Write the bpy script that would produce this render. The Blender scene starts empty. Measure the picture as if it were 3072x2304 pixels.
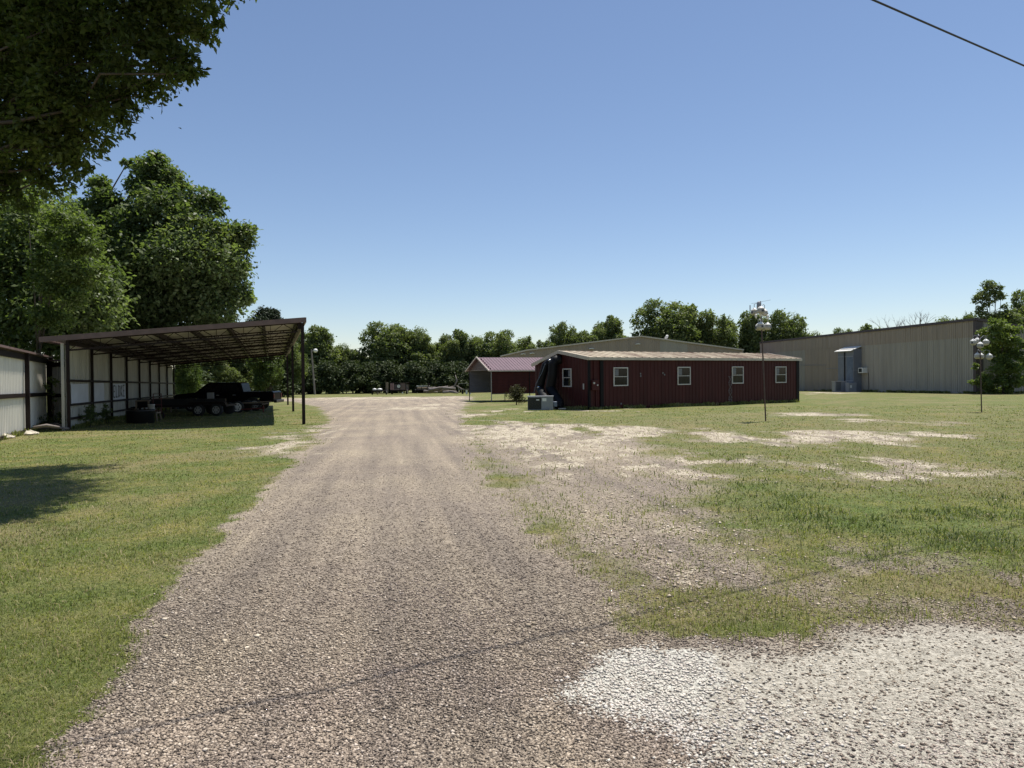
import bpy, math, random
import numpy as np
from mathutils import Vector, Matrix
R = math.radians
sc = bpy.context.scene
col = sc.collection

# ---------------------------------------------------------------- camera
F = 2048.0; EYE = 1.6; PITCH = math.atan(26/2048); ROLL = 0.01
cam_d = bpy.data.cameras.new('camera'); cam = bpy.data.objects.new('camera', cam_d); col.objects.link(cam)
cam_d.sensor_width = 36; cam_d.lens = 36*F/3072; cam_d.clip_end = 6000; cam_d.clip_start = 0.05
fwd = Vector((0, math.cos(PITCH), -math.sin(PITCH)))
r0 = Vector((1, 0, 0)); u0 = r0.cross(fwd)
right = r0*math.cos(ROLL) - u0*math.sin(ROLL); up = u0*math.cos(ROLL) + r0*math.sin(ROLL)
M = Matrix.Identity(4)
for i in range(3):
    M[i][0] = right[i]; M[i][1] = up[i]; M[i][2] = -fwd[i]
M[2][3] = EYE
cam.matrix_world = M
sc.camera = cam

# ---------------------------------------------------------------- sky and sun
SUN_EL = R(70); SUN_AZ = math.atan2(.64, .77)
world = bpy.data.worlds.new('World'); sc.world = world; world.use_nodes = True
wn = world.node_tree.nodes; wl = world.node_tree.links
sky = wn.new('ShaderNodeTexSky'); sky.sky_type = 'NISHITA'; sky.sun_disc = False
sky.sun_elevation = SUN_EL; sky.sun_rotation = SUN_AZ
sky.altitude = 100; sky.air_density = 1.0; sky.dust_density = 0.15; sky.ozone_density = 3.5
bg = wn['Background']; bg.inputs['Strength'].default_value = 0.097
wt = wn.new('ShaderNodeMixRGB'); wt.blend_type = 'MULTIPLY'; wt.inputs[0].default_value = 1; wt.inputs[2].default_value = (1.0, .93, .91, 1)
wl.new(sky.outputs[0], wt.inputs[1]); wl.new(wt.outputs[0], bg.inputs['Color'])
sd = bpy.data.lights.new('sun', 'SUN'); sd.energy = 5.0; sd.angle = R(0.5); sd.color = (1, .95, .87)
so = bpy.data.objects.new('sun', sd); col.objects.link(so)
sv = Vector((math.sin(SUN_AZ)*math.cos(SUN_EL), math.cos(SUN_AZ)*math.cos(SUN_EL), math.sin(SUN_EL)))
so.rotation_euler = sv.to_track_quat('Z', 'Y').to_euler(); so.location = (20, 30, 60)
sc.view_settings.view_transform = 'Standard'; sc.view_settings.look = 'None'
sc.view_settings.exposure = 0.45; sc.view_settings.gamma = 1.0
sc.render.engine = 'CYCLES'

# ---------------------------------------------------------------- helpers
def H(px): return 1126 - .01*(px-1536)
SL = .012
def gz(x, y):
    return -SL*np.clip(y, -10, 260) if isinstance(y, np.ndarray) else -SL*max(-10, min(260, y))
def ray(px, py): return fwd + right*((px-1536)/F) + up*((1152-py)/F)
def gp(px, py):
    d = ray(px, py); t = EYE/(-d.z - SL*d.y)
    return (d.x*t, d.y*t)
def at(px, py, Y):
    d = ray(px, py); return Vector((0, 0, EYE)) + d*(Y/d.y)
def hz(px, py, Y): return EYE + (H(px)-py)/F*Y
def along(px, o, u):
    k = (px-1536)/F; return (k*o[1]-o[0])/(u[0]-k*u[1])

def tag(o, label=None, cat=None, group=None, kind=None):
    if label: o['label'] = label
    if cat: o['category'] = cat
    if group: o['group'] = group
    if kind: o['kind'] = kind
    return o
def thing(name, label, cat, loc=(0, 0, 0), rotz=0, group=None):
    o = bpy.data.objects.new(name, None); col.objects.link(o); o.empty_display_size = .3
    o.location = loc; o.rotation_euler = (0, 0, rotz)
    return tag(o, label, cat, group)
def copy_tree(o, parent=None):
    c = o.copy(); col.objects.link(c); c.parent = parent
    for ch in o.children: copy_tree(ch, c)
    return c

class MB:
    def __init__(s): s.v = []; s.f = []
    def add(s, vs, fs):
        n = len(s.v); s.v += [tuple(v) for v in vs]; s.f += [tuple(i+n for i in f) for f in fs]; return s
    def box(s, x0, x1, y0, y1, z0, z1):
        vs = [(x, y, z) for z in (z0, z1) for y in (y0, y1) for x in (x0, x1)]
        return s.add(vs, [(0, 2, 3, 1), (4, 5, 7, 6), (0, 1, 5, 4), (2, 6, 7, 3), (0, 4, 6, 2), (1, 3, 7, 5)])
    def bar(s, a, b, w, h=None, upv=(0, 0, 1)):
        h = h or w; a = Vector(a); b = Vector(b); d = (b-a).normalized(); U = Vector(upv)
        if abs(d.dot(U)) > .98: U = Vector((1, 0, 0))
        X = d.cross(U).normalized(); Y = X.cross(d)
        vs = [p + X*(sx*w/2) + Y*(sy*h/2) for p in (a, b) for sx, sy in ((-1, -1), (1, -1), (1, 1), (-1, 1))]
        return s.add(vs, [(0, 1, 2, 3), (7, 6, 5, 4), (0, 4, 5, 1), (1, 5, 6, 2), (2, 6, 7, 3), (3, 7, 4, 0)])
    def tube(s, pts, r, n=8):
        pts = [Vector(p) for p in pts]; rs = r if isinstance(r, (list, tuple)) else [r]*len(pts)
        vs = []; fs = []; m = len(pts)
        pX = None
        for i, p in enumerate(pts):
            d = (pts[min(i+1, m-1)] - pts[max(i-1, 0)]).normalized()
            if pX is None:
                U = Vector((0, 0, 1)) if abs(d.z) < .9 else Vector((1, 0, 0)); X = d.cross(U).normalized()
            else: X = (pX - d*pX.dot(d)).normalized()
            pX = X; Y = d.cross(X)
            vs += [p + (X*math.cos(2*math.pi*k/n) + Y*math.sin(2*math.pi*k/n))*rs[i] for k in range(n)]
        for i in range(m-1):
            for k in range(n):
                a = i*n+k; b = i*n+(k+1) % n; fs.append((a, b, b+n, a+n))
        fs.append(tuple(range(n-1, -1, -1))); fs.append(tuple((m-1)*n+k for k in range(n)))
        return s.add(vs, fs)
    def lathe(s, prof, c=(0, 0, 0), ax='z', n=20):
        vs = []; fs = []; m = len(prof)
        for r_, h in prof:
            for k in range(n):
                a = 2*math.pi*k/n; p = (r_*math.cos(a), r_*math.sin(a), h)
                if ax == 'y': p = (p[0], p[2], p[1])
                if ax == 'x': p = (p[2], p[0], p[1])
                vs.append((p[0]+c[0], p[1]+c[1], p[2]+c[2]))
        for i in range(m-1):
            for k in range(n):
                a = i*n+k; b = i*n+(k+1) % n; fs.append((a, b, b+n, a+n))
        fs.append(tuple(range(n-1, -1, -1))); fs.append(tuple((m-1)*n+k for k in range(n)))
        return s.add(vs, fs)
    def prism(s, poly, y0, y1):        # polygon in x,z extruded along y
        n = len(poly); vs = [(x, y0, z) for x, z in poly] + [(x, y1, z) for x, z in poly]
        fs = [tuple(range(n)), tuple(range(2*n-1, n-1, -1))] + [(i, i+n, (i+1) % n+n, (i+1) % n) for i in range(n)]
        return s.add(vs, fs)
    def rib(s, P0, P1, Q0, Q1, nrm, pitch, w, dep, thick=0, seam=0):
        P0, P1, Q0, Q1, nrm = map(Vector, (P0, P1, Q0, Q1, nrm)); L = (P1-P0).length
        N = max(1, round(L/pitch)); ts = []
        for i in range(N):
            t = i/N; ww = w/L; dd = dep*1.6 if (seam and i % seam == 0) else dep
            ts += [(t, 0), (t+.25*ww, dd), (t+.75*ww, dd), (t+ww, 0)]
        ts.append((1, 0)); vs = []; fs = []
        for t, d in ts:
            vs += [P0.lerp(P1, t)+nrm*d, Q0.lerp(Q1, t)+nrm*d]
        for i in range(len(ts)-1): fs.append((2*i, 2*i+2, 2*i+3, 2*i+1))
        return s.add(vs, fs)
    def build(s, name, mat, parent=None, smooth=False, bevel=0):
        me = bpy.data.meshes.new(name); me.from_pydata(s.v, [], s.f); me.validate(); me.update()
        import bmesh
        bm = bmesh.new(); bm.from_mesh(me); bmesh.ops.recalc_face_normals(bm, faces=bm.faces); bm.to_mesh(me); bm.free()
        if smooth:
            for p in me.polygons: p.use_smooth = True
        o = bpy.data.objects.new(name, me); col.objects.link(o); me.materials.append(mat)
        if parent: o.parent = parent
        if bevel:
            b = o.modifiers.new('bevel', 'BEVEL'); b.width = bevel; b.segments = 2; b.limit_method = 'ANGLE'
        return o

def np_mesh(name, V, Fc, mat, parent=None, smooth=False):
    me = bpy.data.meshes.new(name); V = np.ascontiguousarray(V, np.float32); Fc = np.ascontiguousarray(Fc, np.int32)
    k = Fc.shape[1]; nf = len(Fc)
    me.vertices.add(len(V)); me.vertices.foreach_set('co', V.ravel())
    me.loops.add(nf*k); me.loops.foreach_set('vertex_index', Fc.ravel())
    me.polygons.add(nf); me.polygons.foreach_set('loop_start', np.arange(nf, dtype=np.int32)*k)
    me.polygons.foreach_set('loop_total', np.full(nf, k, np.int32))
    if smooth: me.polygons.foreach_set('use_smooth', np.ones(nf, bool))
    me.update(calc_edges=True); me.materials.append(mat)
    o = bpy.data.objects.new(name, me); col.objects.link(o)
    if parent: o.parent = parent
    return o

# ---------------------------------------------------------------- materials
def nodes(m): return m.node_tree.nodes, m.node_tree.links
def mat(name, c, rough=.6, metal=0, var=.25, scale=2.0, c2=None, bump=0, bscale=40, spec=.5, stretch=None, c3=None, s3=8, t3=.6):
    m = bpy.data.materials.new(name); m.use_nodes = True; N, L = nodes(m); b = N['Principled BSDF']
    b.inputs['Roughness'].default_value = rough; b.inputs['Metallic'].default_value = metal
    b.inputs['Specular IOR Level'].default_value = spec
    tc = N.new('ShaderNodeTexCoord'); mp = N.new('ShaderNodeMapping'); L.new(tc.outputs['Object'], mp.inputs[0])
    if stretch: mp.inputs['Scale'].default_value = stretch
    nz = N.new('ShaderNodeTexNoise'); nz.inputs['Scale'].default_value = scale; nz.inputs['Detail'].default_value = 6
    L.new(mp.outputs[0], nz.inputs['Vector'])
    rp = N.new('ShaderNodeValToRGB'); L.new(nz.outputs['Fac'], rp.inputs[0])
    rp.color_ramp.elements[0].position = .3; rp.color_ramp.elements[1].position = .7
    d = c2 or tuple(x*(1-var) for x in c); e = tuple(min(1, x*(1+var*.6)) for x in c) if not c2 else c
    rp.color_ramp.elements[0].color = (*d, 1); rp.color_ramp.elements[1].color = (*e, 1)
    out = rp.outputs[0]
    if c3:
        n3 = N.new('ShaderNodeTexNoise'); n3.inputs['Scale'].default_value = s3; n3.inputs['Detail'].default_value = 8; n3.inputs['Roughness'].default_value = .7
        L.new(mp.outputs[0], n3.inputs['Vector'])
        r3 = N.new('ShaderNodeValToRGB'); r3.color_ramp.elements[0].position = t3; r3.color_ramp.elements[1].position = t3+.08
        L.new(n3.outputs['Fac'], r3.inputs[0]); mx = N.new('ShaderNodeMixRGB'); mx.inputs[2].default_value = (*c3, 1)
        L.new(r3.outputs[0], mx.inputs[0]); L.new(out, mx.inputs[1]); out = mx.outputs[0]
    L.new(out, b.inputs['Base Color'])
    if bump:
        bn = N.new('ShaderNodeTexNoise'); bn.inputs['Scale'].default_value = bscale; bn.inputs['Detail'].default_value = 4
        L.new(tc.outputs['Object'], bn.inputs['Vector']); bp = N.new('ShaderNodeBump'); bp.inputs['Strength'].default_value = bump
        bp.inputs['Distance'].default_value = .02; L.new(bn.outputs['Fac'], bp.inputs['Height']); L.new(bp.outputs[0], b.inputs['Normal'])
    return m
def leaf_mat(name, cols, trans=.35, rough=.45, nsc=.35):
    m = bpy.data.materials.new(name); m.use_nodes = True; N, L = nodes(m); b = N['Principled BSDF']
    b.inputs['Roughness'].default_value = rough; b.inputs['Specular IOR Level'].default_value = .18
    g = N.new('ShaderNodeNewGeometry'); rp = N.new('ShaderNodeValToRGB'); cr = rp.color_ramp
    while len(cr.elements) < len(cols): cr.elements.new(.5)
    for i, c in enumerate(cols): cr.elements[i].position = i/(len(cols)-1); cr.elements[i].color = (*c, 1)
    tc = N.new('ShaderNodeTexCoord'); nz = N.new('ShaderNodeTexNoise'); nz.inputs['Scale'].default_value = nsc; nz.inputs['Detail'].default_value = 4
    L.new(tc.outputs['Object'], nz.inputs['Vector'])
    a = N.new('ShaderNodeMath'); a.operation = 'MULTIPLY_ADD'; a.inputs[1].default_value = .45; L.new(g.outputs['Random Per Island'], a.inputs[0])
    s = N.new('ShaderNodeMath'); s.operation = 'MULTIPLY_ADD'; s.inputs[1].default_value = 1.3; s.inputs[2].default_value = -.38; L.new(nz.outputs['Fac'], s.inputs[0])
    L.new(s.outputs[0], a.inputs[2]); L.new(a.outputs[0], rp.inputs[0]); L.new(rp.outputs[0], b.inputs['Base Color'])
    tr = N.new('ShaderNodeBsdfTranslucent'); hs = N.new('ShaderNodeMixRGB'); hs.blend_type = 'MULTIPLY'; hs.inputs[0].default_value = 1
    hs.inputs[2].default_value = (1.3, 1.5, .55, 1); L.new(rp.outputs[0], hs.inputs[1]); L.new(hs.outputs[0], tr.inputs[0])
    mx = N.new('ShaderNodeMixShader'); mx.inputs[0].default_value = trans; L.new(b.outputs[0], mx.inputs[1]); L.new(tr.outputs[0], mx.inputs[2])
    L.new(mx.outputs[0], N['Material Output'].inputs['Surface']); return m

def streak(N, L, tc, lo, hi):
    sp = N.new('ShaderNodeSeparateXYZ'); L.new(tc.outputs['Object'], sp.inputs[0])
    a = N.new('ShaderNodeMath'); a.operation = 'MULTIPLY_ADD'; a.inputs[1].default_value = .17; L.new(sp.outputs[1], a.inputs[0]); L.new(sp.outputs[0], a.inputs[2])
    b = N.new('ShaderNodeMath'); b.operation = 'MULTIPLY'; b.inputs[1].default_value = .045; L.new(sp.outputs[1], b.inputs[0])
    c = N.new('ShaderNodeCombineXYZ'); L.new(a.outputs[0], c.inputs[0]); L.new(b.outputs[0], c.inputs[1])
    n = N.new('ShaderNodeTexNoise'); n.inputs['Scale'].default_value = 2.2; n.inputs['Detail'].default_value = 4; n.inputs['Roughness'].default_value = .6; L.new(c.outputs[0], n.inputs['Vector'])
    r = N.new('ShaderNodeValToRGB'); r.color_ramp.elements[0].position = .36; r.color_ramp.elements[1].position = .64
    r.color_ramp.elements[0].color = (*lo, 1); r.color_ramp.elements[1].color = (*hi, 1); L.new(n.outputs['Fac'], r.inputs[0]); return r.outputs[0]
MT = {}
MT['dark'] = mat('dark_brown_steel', (.018, .011, .010), .55, .1, .3, 3, spec=.2)
MT['fascia'] = mat('brown_fascia', (.15, .10, .09), .5, 0, .2, 3)
MT['black'] = mat('black_paint', (.012, .012, .013), .35)
MT['tyre'] = mat('tyre_rubber', (.018, .018, .018), .85, bump=.3)
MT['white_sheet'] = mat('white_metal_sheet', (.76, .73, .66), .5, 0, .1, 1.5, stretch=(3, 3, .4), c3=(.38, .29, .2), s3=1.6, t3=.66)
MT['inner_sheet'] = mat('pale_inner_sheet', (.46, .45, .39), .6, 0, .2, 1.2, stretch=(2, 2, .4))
MT['roof_under'] = mat('galvanised_sheet', (.50, .47, .45), .55, .1, .2, 1.0)
MT['red'] = mat('maroon_metal_siding', (.060, .0155, .0150), .5, 0, .25, 1.2, stretch=(2, 2, .3), c3=(.075, .035, .028), s3=2.2, t3=.64, spec=.15)
MT['redtrim'] = mat('dark_trim', (.008, .007, .008), .6, spec=.15)
MT['rustroof'] = mat('rusty_metal_roof', (.48, .41, .29), .75, 0, .3, .9, c2=(.19, .14, .095), stretch=(1.5, .18, 1), c3=(.11, .055, .03), s3=1.3, t3=.50)
MT['trim'] = mat('beige_trim', (.50, .44, .36), .5, 0, .15, 3)
MT['beige'] = mat('beige_siding', (.325, .26, .20), .6, 0, .12, .5, stretch=(2, 2, .3))
MT['greysiding'] = mat('grey_beige_siding', (.345, .308, .255), .6, 0, .12, .5, stretch=(2, 2, .3))
MT['browntrim'] = mat('brown_trim', (.06, .038, .034), .5)
MT['cport'] = mat('maroon_roof_sheet', (.125, .068, .080), .4, .1, .15, 1.5)
MT['cport_in'] = mat('grey_primer_sheet', (.17, .18, .205), .55, 0, .1, 1.5)
MT['gablepanel'] = mat('brown_gable_panel', (.075, .048, .042), .5)
MT['galv'] = mat('galvanised_tube', (.33, .31, .29), .45, .4, .2, 5)
MT['winframe'] = mat('pale_window_frame', (.50, .47, .45), .5, 0, .1)
MT['glass'] = mat('window_glass', (.012, .014, .017), .08, 0, .6, 3, spec=.22)
MT['blind'] = mat('window_blind', (.16, .16, .17), .6, 0, .4, 8, stretch=(.3, .3, 8))
MT['acgrey'] = mat('grey_enamel', (.24, .25, .27), .5, 0, .1)
MT['acdark'] = mat('dark_grille', (.012, .016, .014), .6)
MT['white'] = mat('white_plastic', (.72, .71, .67), .45, 0, .12, 6)
MT['gourd'] = mat('white_gourd', (.40, .385, .345), .5, 0, .25, 8)
MT['duct'] = mat('black_flexible_duct', (.006, .006, .007), .6, bump=.4, spec=.25)
MT['foil'] = mat('silver_foil', (.6, .6, .6), .25, .9, .2, 12)
MT['pole'] = mat('rusty_pipe', (.09, .06, .05), .6, .3, .3, 6)
MT['wood'] = mat('weathered_wood', (.22, .17, .12), .8, 0, .3, 5, bump=.3)
MT['bark'] = mat('bark', (.075, .058, .045), .9, 0, .4, 6, stretch=(3, 3, .6), bump=.6, bscale=14)
MT['dead'] = mat('dead_wood', (.21, .18, .16), .9, 0, .3, 6)
MT['rim'] = mat('steel_rim', (.45, .45, .45), .35, .6, .2)
MT['redpaint'] = mat('red_paint', (.10, .014, .012), .5, 0, .3)
MT['rock'] = mat('limestone', (.52, .47, .38), .85, 0, .25, 3, bump=.5)
MT['cable'] = mat('black_cable', (.015, .015, .017), .5)
MT['blue'] = mat('blue_enamel', (.12, .15, .2), .5)
MT['truckglass'] = mat('tinted_glass', (.005, .005, .006), .15, 0, .1, spec=.2)
MT['truck'] = mat('black_truck_paint', (.005, .005, .006), .3, 0, .1, spec=.06)
MT['signw'] = mat('white_board', (.60, .62, .66), .5, 0, .1, 2)

# ---------------------------------------------------------------- ground cover field
rng = np.random.default_rng(7)
def vnoise(x, y, seed=0):
    xi = np.floor(x).astype(np.int64); yi = np.floor(y).astype(np.int64); xf = x-xi; yf = y-yi
    def h(a, b):
        n = (a*374761393 + b*668265263 + seed*1442695041) & 0xffffffff
        n = ((n ^ (n >> 13))*1274126177) & 0xffffffff
        return ((n ^ (n >> 16)) & 0xffff)/65535.0
    u = xf*xf*(3-2*xf); v = yf*yf*(3-2*yf)
    return (h(xi, yi)*(1-u)+h(xi+1, yi)*u)*(1-v)+(h(xi, yi+1)*(1-u)+h(xi+1, yi+1)*u)*v
def fbm(x, y, o=4, seed=0):
    s = 0; a = .5; t = 0
    for i in range(o):
        s = s + a*vnoise(x, y, seed+i); t += a; x = x*2.03+11.3; y = y*2.03+5.7; a *= .55
    return s/t
def D(*pts): return [gp(x*1.38879, y*1.38879) for x, y in pts]
ROAD = D((20, 1800), (140, 1600), (240, 1500), (330, 1370), (360, 1290), (430, 1210), (490, 1160), (520, 1110), (580, 1050), (650, 990), (700, 935), (708, 905), (692, 880), (640, 868), (560, 863), (700, 859), (1000, 856), (1012, 862), (1000, 875), (985, 890), (1000, 915), (1010, 950), (1020, 1000), (1060, 1060), (1130, 1130), (1210, 1190), (1270, 1210), (1300, 1260), (1340, 1320), (1370, 1360), (1500, 1372), (1850, 1362), (2060, 1343), (2300, 1372), (2700, 1400)) + [(14, 1.0), (30, -30), (-30, -30), (-4, 0)]
TRANS = D((1000, 925), (1100, 920), (1400, 960), (1560, 1050), (1480, 1110), (1560, 1180), (1730, 1260), (1690, 1300), (1500, 1290), (1400, 1330), (1300, 1240), (1230, 1180), (1060, 1060))
CREAM = [D((985, 903), (1300, 918), (1640, 929), (1900, 929), (2090, 938), (2095, 948), (1980, 955), (2010, 968), (1700, 960), (1400, 948), (1200, 975), (1050, 960)),
         D((1640, 1000), (1900, 985), (2150, 1020), (2250, 1045), (2050, 1037), (1900, 1030), (1750, 1035)),
         D((1790, 904), (1900, 902), (2090, 917), (2000, 919), (1830, 913)),
         D((540, 975), (620, 937), (705, 922), (700, 945), (600, 992)),
         D((560, 862), (720, 858), (1000, 856), (1010, 862), (700, 864)),
         D((780, 886), (900, 873), (1000, 868), (1010, 880), (850, 889)),
         D((985, 895), (1100, 881), (1140, 889), (1000, 903)),
         D((1225, 886), (1345, 883.5), (1345, 888), (1230, 891)),
         D((1730, 847), (1850, 846), (1850, 850), (1730, 852)),
         D((1640, 893), (1760, 890), (1900, 896), (1700, 898))]
SPECK = [D((1080, 950), (1640, 985), (1680, 1010), (1500, 1040), (1300, 1060), (1100, 1010)),
         D((1300, 1150), (1450, 1120), (1600, 1220), (1700, 1270), (1560, 1290), (1380, 1230))]
WHITE = D((1225, 1505), (1260, 1468), (1320, 1398), (1380, 1396), (1470, 1410), (1600, 1440), (1540, 1500), (1520, 1570), (1580, 1750), (1500, 1750), (1430, 1590), (1330, 1545), (1260, 1525))
WHITE2 = D((1380, 1440), (1560, 1420), (1760, 1420), (1820, 1500), (1800, 1700), (1560, 1760), (1480, 1600))
CHIP = D((1440, 1415), (1560, 1400), (1850, 1378), (2060, 1352), (2300, 1378), (2700, 1420)) + [(14, .8), (30, -30), (.9, -30), (.75, 2.3)] + D((1500, 1600), (1400, 1500))
LUSH = D((1600, 1050), (2000, 1065), (2300, 1090), (2300, 1220), (1900, 1180), (1650, 1130))
STRAW = D((1540, 1250), (1800, 1240), (2300, 1230), (2300, 1370), (2060, 1343), (1850, 1340))
def sdf(x, y, poly):
    d = np.full(x.shape, 1e18); ins = np.zeros(x.shape, bool); n = len(poly)
    for i in range(n):
        ax, ay = poly[i]; bx, by = poly[(i+1) % n]; ex, ey = bx-ax, by-ay; wx, wy = x-ax, y-ay
        t = np.clip((wx*ex+wy*ey)/(ex*ex+ey*ey+1e-12), 0, 1)
        d = np.minimum(d, (wx-ex*t)**2+(wy-ey*t)**2)
        c = ((ay > y) != (by > y)) & (x < (bx-ax)*(y-ay)/(by-ay+1e-15)+ax); ins ^= c
    return np.where(ins, np.sqrt(d), -np.sqrt(d))
def sm(v): v = np.clip(v, 0, 1); return v*v*(3-2*v)
def cover(x, y):
    x = np.asarray(x, float); y = np.asarray(y, float)
    Y = np.maximum(y, 2.5); w = .05+.016*Y; nb = (fbm(x*1.3, y*1.3, 4, 3)-.5)
    nf = (fbm(x*7, y*7, 3, 9)-.5); j = nb*1.3*(.25+.02*Y)+nf*.3
    mk = lambda P, k=1.0, jj=1.0: sm(.5+(sdf(x, y, P)+j*jj)/(w*k*2))
    road = mk(ROAD, 1.2)
    trans = mk(TRANS, 6, 1.5)
    cream = np.zeros_like(x)
    for P in CREAM: cream = np.maximum(cream, mk(P, 5.0, 4.0))
    cream *= sm(-.55+2.7*fbm(x*.8, y*.4, 5, 21))
    sp = np.zeros_like(x)
    for P in SPECK: sp = np.maximum(sp, mk(P, 5, 2))
    nsp = fbm(x*2.2, y*1.4, 4, 31)
    cream = np.maximum(cream, .85*sp*sm((nsp-.42)*6))
    white = mk(WHITE, 1.6, 1.1)*sm(.35+1.3*fbm(x*6, y*6, 3, 36))
    white = np.maximum(white, .42*mk(WHITE2, 6, 1.5)*sm(.3+1.2*fbm(x*2, y*2, 3, 33)))
    chip = mk(CHIP, 1.6, 1.0)
    lush = mk(LUSH, 6, 2)
    grass = (1-road)
    ng = fbm(x*.8+3, y*.8, 4, 41)
    grass = grass*(1-trans*.78*sm((ng-.1)*2.2+.1))
    grass = grass*(1-.78*cream)
    # worn, patchy right field near the road
    pr = sm((x-1.2)/2)*(1-lush)*sm((11-y)/4)
    grass = grass*(1-.55*pr*sm((fbm(x*1.7, y*1.7, 4, 55)-.38)*5))
    # small weeds in the road edges
    wd = sm((fbm(x*2.7, y*2.7, 3, 61)-.66)*9)*road*sm((x-.3)/.5)*sm((y-4.2)/1)*sm((16-y)/4)*(1-chip)
    grass = np.clip(grass+wd*.6, 0, 1)
    straw = np.maximum(np.maximum(mk(STRAW, 5, 2), .7*sm((fbm(x*.5, y*.5, 3, 71)-.5)*6)), .36*sm((x-1)/3)*sm((45-y)/20))
    cream = cream*(.3+.7*sm((fbm(x*4, y*1.6, 4, 77)-.36)*5))
    return grass, cream, white, chip, lush, straw*(1-lush), road

def axis(segs):
    out = []
    for a, b, s in segs: out += list(np.arange(a, b, s))
    return out
xs = np.array([-900, -500, -300, -200, -150, -110] + axis([(-80, -30, 1.2), (-30, -10, .45), (-10, -4, .16), (-4, 7, .085), (7, 14, .2), (14, 40, .5), (40, 90, 1.2)]) + [90, 120, 160, 240, 400, 900.])
ys = np.array([-300, -120, -60, -30, -15, -8, -4, -1, 1.] + axis([(2, 8, .085), (8, 16, .16), (16, 32, .32), (32, 70, .7), (70, 140, 1.5)]) + [140, 150, 165, 190, 230, 300, 450, 700, 1200.])
GX, GY = np.meshgrid(xs, ys); x = GX.ravel(); y = GY.ravel()
g, cr, wh, ch, lu, stw, rd = cover(x, y)
tr1 = np.exp(-((x-(-.95-.06*(y-3)))/.28)**2)+np.exp(-((x-(.75-.06*(y-3)))/.28)**2)
zz = gz(x, y) + (fbm(x*.35, y*.35, 3, 5)-.5)*.10*np.clip(y/20, .2, 1)*np.clip((140-y)/60, 0, 1) + (fbm(x*2.3, y*2.3, 3, 8)-.5)*.02
zz -= .02*tr1*rd*np.clip((40-y)/20, 0, 1)
nx, ny = len(xs), len(ys); idx = np.arange(nx*ny).reshape(ny, nx)
FC = np.stack([idx[:-1, :-1], idx[:-1, 1:], idx[1:, 1:], idx[1:, :-1]], -1).reshape(-1, 4)
GZ = zz.reshape(ny, nx)
def ground_z(px, py):
    i = np.clip(np.searchsorted(xs, px)-1, 0, nx-2); j = np.clip(np.searchsorted(ys, py)-1, 0, ny-2)
    tx = np.clip((px-xs[i])/(xs[i+1]-xs[i]), 0, 1); ty = np.clip((py-ys[j])/(ys[j+1]-ys[j]), 0, 1)
    return (GZ[j, i]*(1-tx)+GZ[j, i+1]*tx)*(1-ty)+(GZ[j+1, i]*(1-tx)+GZ[j+1, i+1]*tx)*ty

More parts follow.
